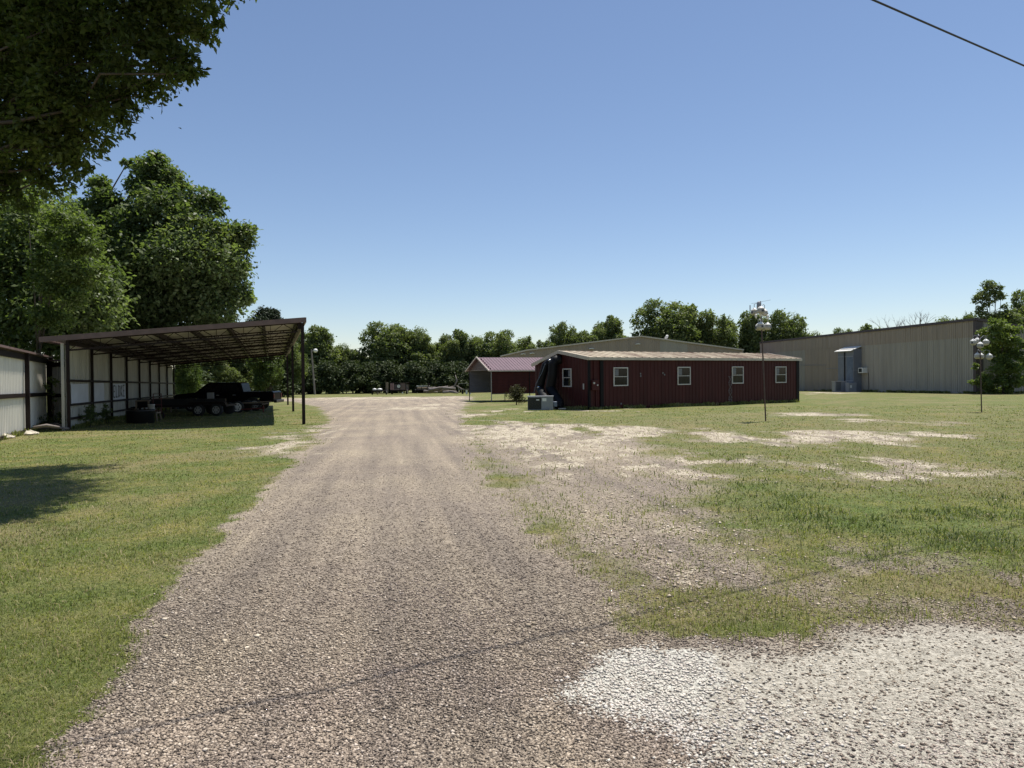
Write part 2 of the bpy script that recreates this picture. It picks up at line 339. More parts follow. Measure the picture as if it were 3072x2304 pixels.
def ground_mat():
    m = bpy.data.materials.new('ground_cover'); m.use_nodes = True; N, L = nodes(m); b = N['Principled BSDF']
    b.inputs['Roughness'].default_value = .9; b.inputs['Specular IOR Level'].default_value = .2
    tc = N.new('ShaderNodeTexCoord'); A = N.new('ShaderNodeAttribute'); A.attribute_name = 'cover'; B = N.new('ShaderNodeAttribute'); B.attribute_name = 'cover2'
    sa = N.new('ShaderNodeSeparateColor'); L.new(A.outputs['Color'], sa.inputs[0]); sb = N.new('ShaderNodeSeparateColor'); L.new(B.outputs['Color'], sb.inputs[0])
    def noise(s, d=5, r=.6):
        n = N.new('ShaderNodeTexNoise'); n.inputs['Scale'].default_value = s; n.inputs['Detail'].default_value = d; n.inputs['Roughness'].default_value = r
        L.new(tc.outputs['Object'], n.inputs['Vector']); return n
    def ramp(src, *st):
        r = N.new('ShaderNodeValToRGB'); cr = r.color_ramp
        while len(cr.elements) < len(st): cr.elements.new(.5)
        for i, (p, c) in enumerate(st): cr.elements[i].position = p; cr.elements[i].color = (*c, 1)
        L.new(src, r.inputs[0]); return r
    def mix(f, a, c, mode='MIX'):
        x = N.new('ShaderNodeMixRGB'); x.blend_type = mode
        for i, q in ((0, f), (1, a), (2, c)):
            if isinstance(q, (int, float)): x.inputs[i].default_value = q
            elif isinstance(q, tuple): x.inputs[i].default_value = (*q, 1)
            else: L.new(q, x.inputs[i])
        return x.outputs[0]
    def vor(s):
        v = N.new('ShaderNodeTexVoronoi'); v.inputs['Scale'].default_value = s; L.new(tc.outputs['Object'], v.inputs['Vector'])
        q = N.new('ShaderNodeSeparateColor'); L.new(v.outputs['Color'], q.inputs[0]); return v, q.outputs[0]
    v1, c1 = vor(55); v2, c2 = vor(22)
    gr = ramp(c1, (0, (.13, .110, .090)), (.45, (.245, .212, .172)), (.8, (.34, .298, .24)), (1, (.49, .445, .37)))
    gr2 = ramp(c2, (0, (.19, .168, .14)), (.6, (.27, .238, .198)), (1, (.35, .313, .26)))
    base = mix(.45, gr.outputs[0], gr2.outputs[0])
    nl = noise(.35, 4); tint = ramp(nl.outputs['Fac'], (.35, (.88, .84, .83)), (.65, (1.12, 1.08, 1.0)))
    base = mix(1.0, base, tint.outputs[0], 'MULTIPLY')
    base = mix(1.0, base, streak(N, L, tc, (.80, .79, .80), (1.14, 1.12, 1.08)), 'MULTIPLY')
    # cream limestone and straw litter
    cc = ramp(c2, (0, (.22, .18, .12)), (.4, (.38, .325, .24)), (1, (.60, .54, .42)))
    cm = noise(5, 8, .78); add = N.new('ShaderNodeMath'); add.operation = 'MULTIPLY_ADD'; add.inputs[1].default_value = 1.6; L.new(sa.outputs[1], add.inputs[0]); 
    sub = N.new('ShaderNodeMath'); sub.operation = 'SUBTRACT'; L.new(cm.outputs['Fac'], sub.inputs[0]); sub.inputs[1].default_value = 1.0; L.new(sub.outputs[0], add.inputs[2])
    fr = ramp(add.outputs[0], (.0, (0, 0, 0)), (.62, (1, 1, 1)))
    base = mix(fr.outputs[0], base, cc.outputs[0])
    # chip seal and crushed white stone
    cs = ramp(c1, (0, (.27, .25, .205)), (.4, (.42, .388, .32)), (1, (.56, .52, .435)))
    base = mix(sb.outputs[0], base, cs.outputs[0])
    ws = ramp(c1, (0, (.28, .265, .23)), (.25, (.48, .46, .40)), (1, (.66, .64, .56)))
    wn_ = noise(9, 5, .7); wa = N.new('ShaderNodeMath'); wa.operation = 'MULTIPLY_ADD'; wa.inputs[1].default_value = 1.7; L.new(sa.outputs[2], wa.inputs[0])
    ws2 = N.new('ShaderNodeMath'); ws2.operation = 'SUBTRACT'; L.new(wn_.outputs['Fac'], ws2.inputs[0]); ws2.inputs[1].default_value = 1.0; L.new(ws2.outputs[0], wa.inputs[2])
    wr = ramp(wa.outputs[0], (.1, (0, 0, 0)), (.4, (1, 1, 1)))
    base = mix(wr.outputs[0], base, ws.outputs[0])
    # grass
    n1 = noise(26, 6, .75); n2 = noise(1.1, 5, .65); n3 = noise(6, 5, .7)
    g1 = ramp(n1.outputs['Fac'], (.3, (.052, .066, .021)), (.52, (.128, .146, .045)), (.72, (.27, .255, .105)))
    g2 = ramp(n2.outputs['Fac'], (.35, (.82, .98, .72)), (.5, (1, 1, 1)), (.68, (1.45, 1.16, 1.15)))
    gg = mix(1.0, g1.outputs[0], g2.outputs[0], 'MULTIPLY')
    g3 = ramp(n3.outputs['Fac'], (.35, (.75, .78, .75)), (.65, (1.2, 1.15, 1.15)))
    gg = mix(1.0, gg, g3.outputs[0], 'MULTIPLY')
    gg = mix(sb.outputs[1], gg, mix(1.0, gg, (.88, 1.0, .88), 'MULTIPLY'))
    st = ramp(n1.outputs['Fac'], (.3, (.12, .095, .05)), (.7, (.33, .26, .15)))
    fs = N.new('ShaderNodeMath'); fs.operation = 'MULTIPLY'; fs.inputs[1].default_value = .55; L.new(sb.outputs[2], fs.inputs[0])
    gg = mix(fs.outputs[0], gg, st.outputs[0])
    gn = noise(11, 8, .85); ga = N.new('ShaderNodeMath'); ga.operation = 'MULTIPLY_ADD'; ga.inputs[1].default_value = 1.5; L.new(sa.outputs[0], ga.inputs[0])
    gs = N.new('ShaderNodeMath'); gs.operation = 'SUBTRACT'; L.new(gn.outputs['Fac'], gs.inputs[0]); gs.inputs[1].default_value = 1.0; L.new(gs.outputs[0], ga.inputs[2])
    gf = ramp(ga.outputs[0], (.10, (0, 0, 0)), (.55, (1, 1, 1)))
    base = mix(gf.outputs[0], base, gg)
    L.new(base, b.inputs['Base Color'])
    bp = N.new('ShaderNodeBump'); bp.inputs['Strength'].default_value = .8; bp.inputs['Distance'].default_value = .012; L.new(v1.outputs['Distance'], bp.inputs['Height']); bp.invert = True
    bp2 = N.new('ShaderNodeBump'); bp2.inputs['Strength'].default_value = .7; bp2.inputs['Distance'].default_value = .04; L.new(n1.outputs['Fac'], bp2.inputs['Height']); L.new(bp.outputs[0], bp2.inputs['Normal'])
    L.new(bp2.outputs[0], b.inputs['Normal']); return m
ground = np_mesh('ground', np.stack([x, y, zz], 1), FC, ground_mat(), smooth=True)
tag(ground, kind='structure')
for nm, (a, b_, c_) in (('cover', (g, cr, wh)), ('cover2', (ch, lu, stw))):
    at_ = ground.data.color_attributes.new(nm, 'FLOAT_COLOR', 'POINT')
    at_.data.foreach_set('color', np.stack([a, b_, c_, np.ones_like(a)], 1).astype(np.float32).ravel())

# ---------------------------------------------------------------- grass blades
def scatter(n, y0, y1, k=0.95, p=1.0, xoff=0):
    # spread evenly over distance bands; lateral reach grows with distance
    t = rng.random(n); yy = (y0**(-p)+(y1**(-p)-y0**(-p))*t)**(-1/p); xx = (rng.random(n)*2-1)*k*(yy+1)
    return xx, yy
def blades(name, n, y0, y1, sel, hmin, hmax, wk, m, p=.8, lean=.55, pts=None):
    xx, yy = pts if pts is not None else scatter(n, y0, y1, p=p); keep = sel(xx, yy); xx = xx[keep]; yy = yy[keep]; n = len(xx)
    h = (hmin+(hmax-hmin)*rng.random(n)**2)*(1+.012*yy)*(.45+1.1*fbm(xx*1.6, yy*1.6, 4, 17)); w = np.maximum(.0035, wk*yy)*(0.7+.6*rng.random(n))
    a = rng.random(n)*6.283; l = lean*rng.random(n)+.1; b = rng.random(n)*6.283
    base = np.stack([xx, yy, ground_z(xx, yy)-.005], 1)
    sd_ = np.stack([np.cos(a), np.sin(a), np.zeros(n)], 1)*w[:, None]*.5
    ld = np.stack([np.cos(b), np.sin(b), np.zeros(n)], 1)
    mid = base+ld*(h*l*.35)[:, None]+np.array([0, 0, 1])*(h*.6)[:, None]
    tip = base+ld*(h*l*1.3)[:, None]+np.array([0, 0, 1])*(h*(1-.35*l))[:, None]
    V = np.stack([base-sd_, base+sd_, mid+sd_*.8, mid-sd_*.8, tip], 1).reshape(-1, 3)
    o = np.arange(n)[:, None]*5
    q = np.concatenate([o+np.array([[0, 1, 2]]), o+np.array([[0, 2, 3]]), o+np.array([[3, 2, 4]])], 0)
    return np_mesh(name, V, q, m)
grass_m = leaf_mat('grass_blades', [(.055, .070, .022), (.125, .142, .045), (.205, .215, .075), (.31, .295, .135), (.48, .43, .27)], .36, .6, 1.1)
straw_m = leaf_mat('straw_blades', [(.20, .15, .08), (.30, .24, .14), (.42, .35, .22)], .2, .7)
lush_m = leaf_mat('lush_blades', [(.055, .080, .027), (.095, .122, .042), (.15, .168, .068)], .25, .5)
def s_lawn(x, y):
    c = cover(x, y); return rng.random(len(x)) < c[0]**1.4*(1-.6*c[5])
tag(blades('lawn_grass', 520000, 2.3, 42, s_lawn, .016, .045, .0011, grass_m, lean=1.25), 'short mown green grass blades over the lawn and field', 'grass', kind='stuff')
def s_straw(x, y):
    c = cover(x, y); return rng.random(len(x)) < c[0]*(.20+.6*c[5])
tag(blades('dry_grass', 260000, 2.3, 30, s_straw, .015, .06, .0010, straw_m, lean=1.2), 'dry straw coloured grass among the green field grass', 'grass', kind='stuff')
def s_lush(x, y):
    c = cover(x, y); return rng.random(len(x)) < c[4]*c[0]*sm((fbm(x*1.5, y*1.5, 3, 91)-.4)*6)
tag(blades('crabgrass', 90000, 4.5, 14, s_lush, .03, .10, .0013, lush_m, lean=1.3), 'broad bright green crabgrass patch in the right field', 'grass', kind='stuff')
def s_weed(x, y):
    c = cover(x, y); return (rng.random(len(x)) < (c[0] > .08)*(c[0] < .92)*.8)*(fbm(x*4, y*4, 3, 95) > .55)*(x > -2)
tag(blades('sparse_weeds', 60000, 2.5, 18, s_weed, .02, .095, .0012, grass_m, lean=.5), 'thin upright weeds along the gravel edge of the field', 'weeds', kind='stuff')

def along_line(segs, n, wdt):
    X = []; Yv = []
    tot = sum(math.hypot(b[0]-a[0], b[1]-a[1]) for a, b in segs)
    for a, b in segs:
        k = int(n*math.hypot(b[0]-a[0], b[1]-a[1])/tot); t = rng.random(k); L_ = math.hypot(b[0]-a[0], b[1]-a[1]); o_ = rng.random(k)**2*wdt
        X.append(a[0]+(b[0]-a[0])*t+(b[1]-a[1])/L_*o_); Yv.append(a[1]+(b[1]-a[1])*t-(b[0]-a[0])/L_*o_)
    return np.concatenate(X), np.concatenate(Yv)
fr_pts = along_line([((4.57, 40.45), (21.3, 50.7)), ((1.6, 45.4), (4.5, 40.5)), ((-13.3, 15.6), (-19.4, 28.3)), ((-17.0, 26.1), (-26.5, 54)), ((43.9, 118), (49.5, 73)), ((49.5, 72.9), (70, 75))], 46000, .28)
tag(blades('edge_grass', 0, 0, 0, lambda x, y: fbm(x*1.3, y*1.3, 3, 88) > .40, .05, .20, .0011, grass_m, pts=fr_pts, lean=.7), 'untrimmed taller grass fringe along the walls and fence', 'grass', kind='stuff')

# ---------------------------------------------------------------- loose stones
def stones(name, n, y0, y1, sel, r0_, r1_, m, p=1.0, sink=.25, kk=.85, flat=.6):
    xx, yy = scatter(n, y0, y1, k=kk, p=p); keep = sel(xx, yy); xx = xx[keep]; yy = yy[keep]; n = len(xx)
    r_ = (r0_+(r1_-r0_)*rng.random(n)**2)
    oc = np.array([[1, 0, 0], [0, 1, 0], [-1, 0, 0], [0, -1, 0], [0, 0, 1], [0, 0, -1]], float)
    V = oc[None]*np.ones((n, 1, 1)); V = V+rng.normal(0, .28, (n, 6, 3)); V[:, :, 2] *= flat
    a = rng.random(n)*6.283; ca, sa_ = np.cos(a), np.sin(a); X = V[:, :, 0]*ca[:, None]*1.25-V[:, :, 1]*sa_[:, None]; Yv = V[:, :, 0]*sa_[:, None]+V[:, :, 1]*ca[:, None]
    V = np.stack([X, Yv, V[:, :, 2]], 2)*r_[:, None, None]
    V += np.stack([xx, yy, ground_z(xx, yy)+r_*(flat-sink)], 1)[:, None, :]
    fo = np.array([[0, 1, 4], [1, 2, 4], [2, 3, 4], [3, 0, 4], [1, 0, 5], [2, 1, 5], [3, 2, 5], [0, 3, 5]])
    Fs = (np.arange(n)[:, None, None]*6+fo[None]).reshape(-1, 3)
    return np_mesh(name, V.reshape(-1, 3), Fs, m)
def stone_mat(name, cols):
    m = bpy.data.materials.new(name); m.use_nodes = True; N, L = nodes(m); b = N['Principled BSDF']; b.inputs['Roughness'].default_value = .85; b.inputs['Specular IOR Level'].default_value = .25
    gg = N.new('ShaderNodeNewGeometry'); rp = N.new('ShaderNodeValToRGB'); cr_ = rp.color_ramp
    while len(cr_.elements) < len(cols): cr_.elements.new(.5)
    for i, (p_, c) in enumerate(cols): cr_.elements[i].position = p_; cr_.elements[i].color = (*c, 1)
    L.new(gg.outputs['Random Per Island'], rp.inputs[0])
    tc = N.new('ShaderNodeTexCoord'); nz = N.new('ShaderNodeTexNoise'); nz.inputs['Scale'].default_value = .6; nz.inputs['Detail'].default_value = 4; L.new(tc.outputs['Object'], nz.inputs['Vector'])
    r2 = N.new('ShaderNodeValToRGB'); r2.color_ramp.elements[0].position = .35; r2.color_ramp.elements[0].color = (.90, .84, .86, 1); r2.color_ramp.elements[1].position = .65; r2.color_ramp.elements[1].color = (1.08, 1.04, .98, 1)
    L.new(nz.outputs['Fac'], r2.inputs[0]); mx = N.new('ShaderNodeMixRGB'); mx.blend_type = 'MULTIPLY'; mx.inputs[0].default_value = 1
    L.new(rp.outputs[0], mx.inputs[1]); L.new(r2.outputs[0], mx.inputs[2])
    m2 = N.new('ShaderNodeMixRGB'); m2.blend_type = 'MULTIPLY'; m2.inputs[0].default_value = 1 if 'brown' in name else 0; L.new(mx.outputs[0], m2.inputs[1]); L.new(streak(N, L, tc, (.80, .79, .80), (1.14, 1.12, 1.08)), m2.inputs[2])
    L.new(m2.outputs[0], b.inputs['Base Color']); return m
sm_brown = stone_mat('brown_gravel', [(0, (.08, .068, .057)), (.3, (.215, .184, .148)), (.75, (.34, .296, .237)), (.95, (.46, .41, .335)), (1, (.62, .57, .49))])
sm_white = stone_mat('white_stone', [(0, (.38, .36, .31)), (.2, (.52, .505, .44)), (1, (.68, .66, .58))])
sm_chip = stone_mat('chip_stone', [(0, (.10, .10, .10)), (.03, (.36, .335, .275)), (.6, (.47, .435, .36)), (1, (.62, .58, .49))])
sm_cream = stone_mat('cream_limestone', [(0, (.34, .29, .21)), (.5, (.48, .42, .32)), (1, (.66, .60, .49))])
def s_br(x, y):
    c = cover(x, y); return rng.random(len(x)) < (1-c[0])*(1-.96*c[2])*(1-.93*c[3])*(1-.8*c[1])
tag(stones('road_gravel', 420000, 2.2, 15, s_br, .0045, .0105, sm_brown, p=1.6), 'loose brown and grey gravel covering the drive', 'gravel', kind='stuff')
def s_wh(x, y):
    c = cover(x, y); return rng.random(len(x)) < c[2]**1.5*(1-.0*c[3])*.95
tag(stones('white_gravel', 120000, 2.2, 5.2, s_wh, .005, .012, sm_white, p=1.6, kk=.6), 'crushed white stone spilled at the edge of the pavement', 'gravel', kind='stuff')
def s_ch(x, y):
    c = cover(x, y); return rng.random(len(x)) < c[3]*(1-.8*c[2])*(1-c[0])
tag(stones('chip_gravel', 140000, 2.2, 8, s_ch, .0035, .008, sm_chip, p=1.6, sink=.40, flat=.45), 'pale stone chips bedded in the worn pavement', 'gravel', kind='stuff')
def s_cm(x, y):
    c = cover(x, y); return rng.random(len(x)) < np.clip(c[1]*.5+.006*(1-c[0])+.05*(1-c[0])*(x > .5)*(y > 6)*(c[6] < .9), 0, 1)*(y > 4)
tag(stones('limestone_gravel', 170000, 4, 40, s_cm, .006, .021, sm_cream, p=.6, kk=.8), 'cream limestone pieces scattered over the drive and bare patches', 'gravel', kind='stuff')

# ================================================================ BUILDINGS
# ---- red building
o = (4.57, 40.5); uu = Vector((.853, .522, 0)).normalized(); vv = Vector((-uu.y, uu.x, 0)); GR = -.486
ang = math.atan2(uu.y, uu.x)
rb = thing('red_metal_building', 'long low maroon metal building with rusty roof and white framed windows', 'building', (o[0], o[1], GR), ang)
LN, WD = 19.6, 5.8; EZ = 2.95; RZ = 2.72; AP = 3.42
MB().rib((0, 0, -.4), (LN, 0, -.4), (0, 0, EZ), (LN, 0, EZ), (0, -1, 0), .305, .06, .022).build('front_wall', MT['red'], rb)
m = MB(); m.rib((0, 0, -.4), (0, WD/2, -.4), (0, 0, EZ), (0, WD/2, AP), (-1, 0, 0), .305, .06, .022)
m.rib((0, WD/2, -.4), (0, WD, -.4), (0, WD/2, AP), (0, WD, RZ), (-1, 0, 0), .305, .06, .022); m.build('gable_wall', MT['red'], rb)
m = MB(); m.rib((LN, 0, -.4), (LN, WD/2, -.4), (LN, 0, EZ), (LN, WD/2, AP), (1, 0, 0), .305, .06, .022)
m.rib((LN, WD/2, -.4), (LN, WD, -.4), (LN, WD/2, AP), (LN, WD, RZ), (1, 0, 0), .305, .06, .022); m.build('gable_wall', MT['red'], rb)
MB().rib((0, WD, -.4), (LN, WD, -.4), (0, WD, RZ), (LN, WD, RZ), (0, 1, 0), .305, .06, .022).build('rear_wall', MT['red'], rb)
ov = .16
m = MB(); m.rib((-ov, -ov, EZ+.17), (LN+ov, -ov, EZ+.17), (-ov, WD/2, AP+.18), (LN+ov, WD/2, AP+.18), (0, -.15, .98), .61, .07, .03)
m.rib((-ov, WD+ov, RZ+.10), (LN+ov, WD+ov, RZ+.10), (-ov, WD/2, AP+.18), (LN+ov, WD/2, AP+.18), (0, .15, .98), .61, .07, .03)
m.build('roof', MT['rustroof'], rb)
m = MB(); m.bar((-ov-.02, -ov, EZ+.08), (LN+ov+.02, -ov, EZ+.08), .10, .16); m.build('gutter', MT['trim'], rb)
for xx in (-ov, LN+ov):
    m = MB(); m.bar((xx, -ov, EZ+.09), (xx, WD/2, AP+.11), .06, .2); m.bar((xx, WD/2, AP+.11), (xx, WD+ov, RZ+.02), .06, .2); m.build('rake_trim', MT['trim'], rb)
MB().box(-.04, .10, -.035, .08, -.4, EZ-.02).build('corner_trim', MT['redtrim'], rb); MB().box(LN-.28, LN+.04, -.045, .06, -.4, EZ-.01).build('corner_trim', MT['redtrim'], rb)
a = along(1803, o, uu); m = MB(); m.box(a-.11, a+.13, -.09, -.023, -.35, EZ-.02); m.build('downspout', MT['redtrim'], rb)
def window(px0, px1, py0, py1, gable=False):
    if not gable:
        a0, a1 = along(px0, o, uu), along(px1, o, uu); ym = o[1]+uu.y*(a0+a1)/2
        P = lambda a, d, z: (a, -d, z)
    else:
        a1, a0 = along(px0, o, vv), along(px1, o, vv); ym = o[1]+vv.y*(a0+a1)/2
        P = lambda a, d, z: (-d, a, z)
    pm = (px0+px1)/2; z0 = hz(pm, py1, ym)-GR; z1 = hz(pm, py0, ym)-GR; t = .065
    def bx(m, a, b, d0, d1, c, d):
        p = P(a, d0, c); q = P(b, d1, d); m.box(min(p[0], q[0]), max(p[0], q[0]), min(p[1], q[1]), max(p[1], q[1]), c, d)
    m = MB(); bx(m, a0, a1, .02, .075, z0, z0+t); bx(m, a0, a1, .02, .075, z1-t, z1); bx(m, a0, a0+t, .02, .073, z0+t, z1-t); bx(m, a1-t, a1, .02, .073, z0+t, z1-t)
    w = m.build('window', MT['winframe'], rb)
    m = MB(); zm = (z0+z1)/2; bx(m, a0+t, a1-t, .025, .06, zm-.02, zm+.02); m.build('sash_bar', MT['winframe'], w)
    m = MB(); bx(m, a0+t, a1-t, .024, .034, z0+t, zm-.02); bx(m, a0+t, a1-t, .024, .040, zm+.02, z1-t); m.build('pane', MT['glass'], w)
    m = MB(); bx(m, a0+t+.02, a0+t+.3*(a1-a0), .034, .044, zm+.06, z1-t-.05); m.build('blind', MT['blind'], w)
window(1839, 1882.5, 1102, 1158); window(2031, 2070, 1100.5, 1154.5); window(2194.5, 2228.8, 1099.5, 1150.8); window(2324.8, 2357.2, 1099.5, 1148.5)
window(1690, 1716.5, 1105.5, 1160.5, True)
a = along(1781, o, uu); m = MB(); m.box(a-.22, a+.3, -.16, -.02, 1.15, 1.75); mb_ = m.build('meter_box', MT['red'], rb, bevel=.01)
MB().lathe([(.06, 0), (.06, .06)], (a-.12, -.22, 1.58), 'y', 12).build('meter_dial', MT['winframe'], mb_); MB().lathe([(.045, 0), (.045, .05)], (a+.15, -.21, 1.45), 'y', 12).build('meter_dial', MT['winframe'], mb_)
m = MB(); m.box(a-.03, a+.0, -.09, -.024, 1.75, EZ-.05); m.box(a+.1, a+.14, -.09, -.024, -.3, 1.15); m.build('conduit', MT['red'], rb)
a = along(1752, o, vv); m = MB(); m.box(-.06, -.023, a-.05, a+.04, 1.2, 1.55); m.build('wall_switch_box', MT['winframe'], rb)
# worn paint marks and wall fittings on the front wall
for px, py in ((1921, 1121), (1921.5, 1128), (1988, 1119), (1993, 1124), (1862, 1211)):
    a = along(px, o, uu); z = hz(px, py, o[1]+uu.y*a)-GR; MB().box(a-.05, a+.05, -.034, -.023, z-.05, z+.05).build('wall_patch', MT['blind'], rb)

# wire trellis against the wall
a = along(2188, o, uu); yb = o[1]+uu.y*a; zt = hz(2188, 1125, yb)-GR; zb = -.15
tre = thing('wire_trellis', 'thin pale zigzag wire trellis leaning on the maroon wall by the third window', 'trellis', Vector((o[0], o[1], GR))+uu*a-vv*.08, ang)
m = MB(); n = 4
for i in range(n):
    z0 = zb+(zt-zb)*i/n; z1 = zb+(zt-zb)*(i+.82)/n
    m.bar((-.16, 0, z0), (.16, 0, z1), .012); m.bar((.16, -.012, z0), (-.16, -.012, z1), .012); m.bar((-.18, .01, z0), (.18, .01, z0), .012)
    m.bar((-.18, .01, z1), (.18, .01, z1), .012)
m.build('wire_lattice', MT['acgrey'], tre)

# packaged air unit with ducts at the gable
av = along(1638, o, vv); base = Vector((o[0], o[1], GR))+vv*(av)-uu*1.3
ac = thing('air_conditioner', 'grey packaged air unit with dark grille and two black ducts by maroon gable', 'air conditioner', (0, 0, 0), 0)
Ya = 40.6; pa = at(1583, 1215, Ya); ga_ = gz(0, Ya); ac.location = (pa.x, Ya, ga_); ac.rotation_euler = (0, 0, R(-4))
wA = (1659-1583)/F*Ya; sp_ = (1624-1583)/F*Ya; hA = hz(1620, 1190, Ya)-ga_
MB().box(0, wA, 0, .9, 0, hA).build('body', MT['acgrey'], ac, bevel=.015)
m = MB(); m.box(.02, sp_, -.02, -.003, .06, hA-.06); m.build('grille', MT['acdark'], ac)
m = MB()
for i in range(14): m.box(.04, sp_-.02, -.032, -.021, .09+i*(hA-.2)/14, .10+i*(hA-.2)/14)
m.build('grille_slats', MT['black'], ac)
MB().box(sp_+.06, sp_+.30, -.006, -.002, hA-.27, hA-.09).build('rating_plate', MT['white'], ac); MB().box(sp_-.30, sp_-.12, -.038, -.033, hA-.22, hA-.16).build('badge_plate', MT['white'], ac)
MB().box(-.03, wA+.03, -.035, .93, hA, hA+.03).build('lid', MT['acgrey'], ac)
inv = Matrix.LocRotScale(ac.location, ac.rotation_euler.to_quaternion(), None).inverted()
def onwall(px, py, off):
    b_ = along(px, o, vv); Yw = o[1]+vv.y*b_; p = Vector((o[0], o[1], 0))+vv*b_-uu*off; p.z = hz(px, py, Yw); return inv @ p
def corr(m, pts, r, n=14):
    P = [];Rr = []
    pts = [Vector(p) for p in pts]
    for i in range(len(pts)-1):
        k = max(2, int((pts[i+1]-pts[i]).length/.045))
        for j in range(k): P.append(pts[i].lerp(pts[i+1], j/k)); Rr.append(r*(1+(.06 if len(P) % 2 else -.04)))
    P.append(pts[-1]); Rr.append(r); return m.tube(P, Rr, n)
m = MB(); corr(m, [onwall(1664, 1083, .0), onwall(1661, 1085, .3), onwall(1657, 1096, .5), onwall(1652, 1125, .6), onwall(1646, 1165, .7), (wA*.72, .75, hA-.3), (wA*.72, .8, .2)], .24).build('duct', MT['duct'], ac, True)
m = MB(); corr(m, [onwall(1683, 1079, .0), onwall(1679, 1080, .28), onwall(1677, 1092, .45), onwall(1677, 1125, .5), onwall(1672, 1165, .55), (wA+.38, 1.2, .35), (wA+.3, 1.1, .1)], .29).build('duct', MT['duct'], ac, True)
m = MB(); p = onwall(1680, 1076, .34); m.lathe([(.02, .10), (.13, .07), (.19, 0), (.2, -.08)], tuple(p), 'z', 14); m.build('foil_wrap', MT['foil'], ac, True); m = MB(); p = onwall(1664, 1081, .35); m.lathe([(.02, .08), (.12, .05), (.17, -.04)], tuple(p), 'z', 14); m.build('foil_wrap', MT['foil'], ac, True); m = MB()
p = onwall(1653, 1160, .95); m.lathe([(.03, .05), (.1, 0), (.08, -.08)], tuple(p), 'z', 10); m.build('foil_wrap', MT['foil'], ac, True)
m = MB(); m.tube([onwall(1667, 1092, .8), onwall(1658, 1120, .85), onwall(1645, 1150, .95), onwall(1640, 1178, 1.0)], .02, 6); m.build('drain_hose', MT['blue'], ac)
m = MB(); m.lathe([(.14, 0), (.14, .28), (.12, .30)], (wA+.1, .25, hA*.25), 'z', 12); m.build('tank', MT['blue'], ac)
# boards and slabs by the unit
for k, (px, py, w, a_, lab) in enumerate(((1642, 1226, .75, -.35, 'pale loose board lying slanted beside the air unit'), (1664, 1226, .8, .05, 'flat stone slab lying nearest the air unit'), (1686, 1228, .45, .02, 'small flat slab lying farther along the gable wall'))):
    xg, yg = gp(px, py); t = tag(MB().box(-w/2, w/2, -.16, .16, 0, .07).build('stone_slab' if k else 'loose_board', MT['rock'], bevel=.01), lab, 'slab' if k else 'board')
    t.location = (xg, yg, gz(xg, yg)+.01); t.rotation_euler = (0, .12 if not k else 0, a_)

# ---- maroon open carport
yA = 59.0; A = Vector(((1474-1536)/F*yA, yA, gz(0, yA))); dd = Vector((-.37, .93, 0)).normalized(); ee = Vector((dd.y, -dd.x, 0))
an2 = math.atan2(ee.y, ee.x)
cp = thing('small_carport', 'small maroon gable roofed carport with open end beside the red building', 'carport', A, an2)
W2 = 6.1; L2 = 11.0; E2 = 2.80; R2 = 3.95; GB = .72; Y2 = math.atan2(R2-E2, W2/2)
m = MB(); nn = (0, -math.sin(Y2), math.cos(Y2)); m.rib((-.3, -.25, E2-.09), (L2, -.25, E2-.09), (-.3, W2/2, R2), (L2, W2/2, R2), nn, .30, .05, .025)
m.build('roof_sheet', MT['cport'], cp)
m = MB(); nn = (0, math.sin(Y2), math.cos(Y2)); m.rib((-.3, W2+.25, E2-.09), (L2, W2+.25, E2-.09), (-.3, W2/2, R2), (L2, W2/2, R2), nn, .30, .05, .025)
m.build('roof_sheet', MT['cport'], cp)
m = MB(); m.bar((-.31, -.27, E2-.09), (-.31, W2/2, R2+.03), .05, .12); m.bar((-.31, W2+.27, E2-.09), (-.31, W2/2, R2+.03), .05, .12); m.bar((-.31, -.27, E2-.1), (L2, -.27, E2-.1), .05, .1); m.build('roof_trim', MT['trim'], cp)
def hrib(m, x0, x1, y, z0, z1, sgn):
    m.rib((x0, y, z0), (x0, y, z1), (x1, y, z0), (x1, y, z1), (0, sgn, 0), .23, .05, .018)
m = MB(); hrib(m, .0, L2, .05, GB, E2-.06, -1); m.build('side_panel', MT['red'], cp)
m = MB(); hrib(m, .0, L2, W2-.08, GB, E2-.06, -1); m.build('side_panel', MT['cport_in'], cp)
m = MB(); m.rib((0.0, 0, E2), (0, W2/2, R2-.08), (0, W2/2, E2), (0, W2/2, E2), (-1, 0, 0), .15, .04, .015)
m = MB()
nr = 6
for i in range(nr):
    z0 = E2+(R2-E2-.1)*i/nr; z1 = E2+(R2-E2-.1)*(i+1)/nr-.01; f0 = (z0-E2)/(R2-E2); y0 = W2/2*f0+.05
    m.box(-.03-.012*(i % 2), -.005, y0, W2-y0, z0, z1)
m.build('gable_panel', MT['gablepanel'], cp)
m = MB()
for xx in (0, 3.6, 7.2, L2):
    pass
for yy in (0, W2):
    for xx in (0, 3.6, 7.2, L2):
        MB().box(xx-.03, xx+.03, yy-.03, yy+.03, -.3, E2).build('post', MT['galv'] if yy == 0 and xx == 0 else MT['dark'], cp)
MB().bar((0, 0, E2), (0, W2, E2), .06).build('rail', MT['galv'], cp)
for yy in (0, W2): MB().bar((0, yy, E2-.02), (L2, yy, E2-.02), .06).build('rail', MT['galv'], cp); MB().bar((0, yy, GB-.02), (L2, yy, GB-.02), .04).build('rail', MT['galv'], cp)

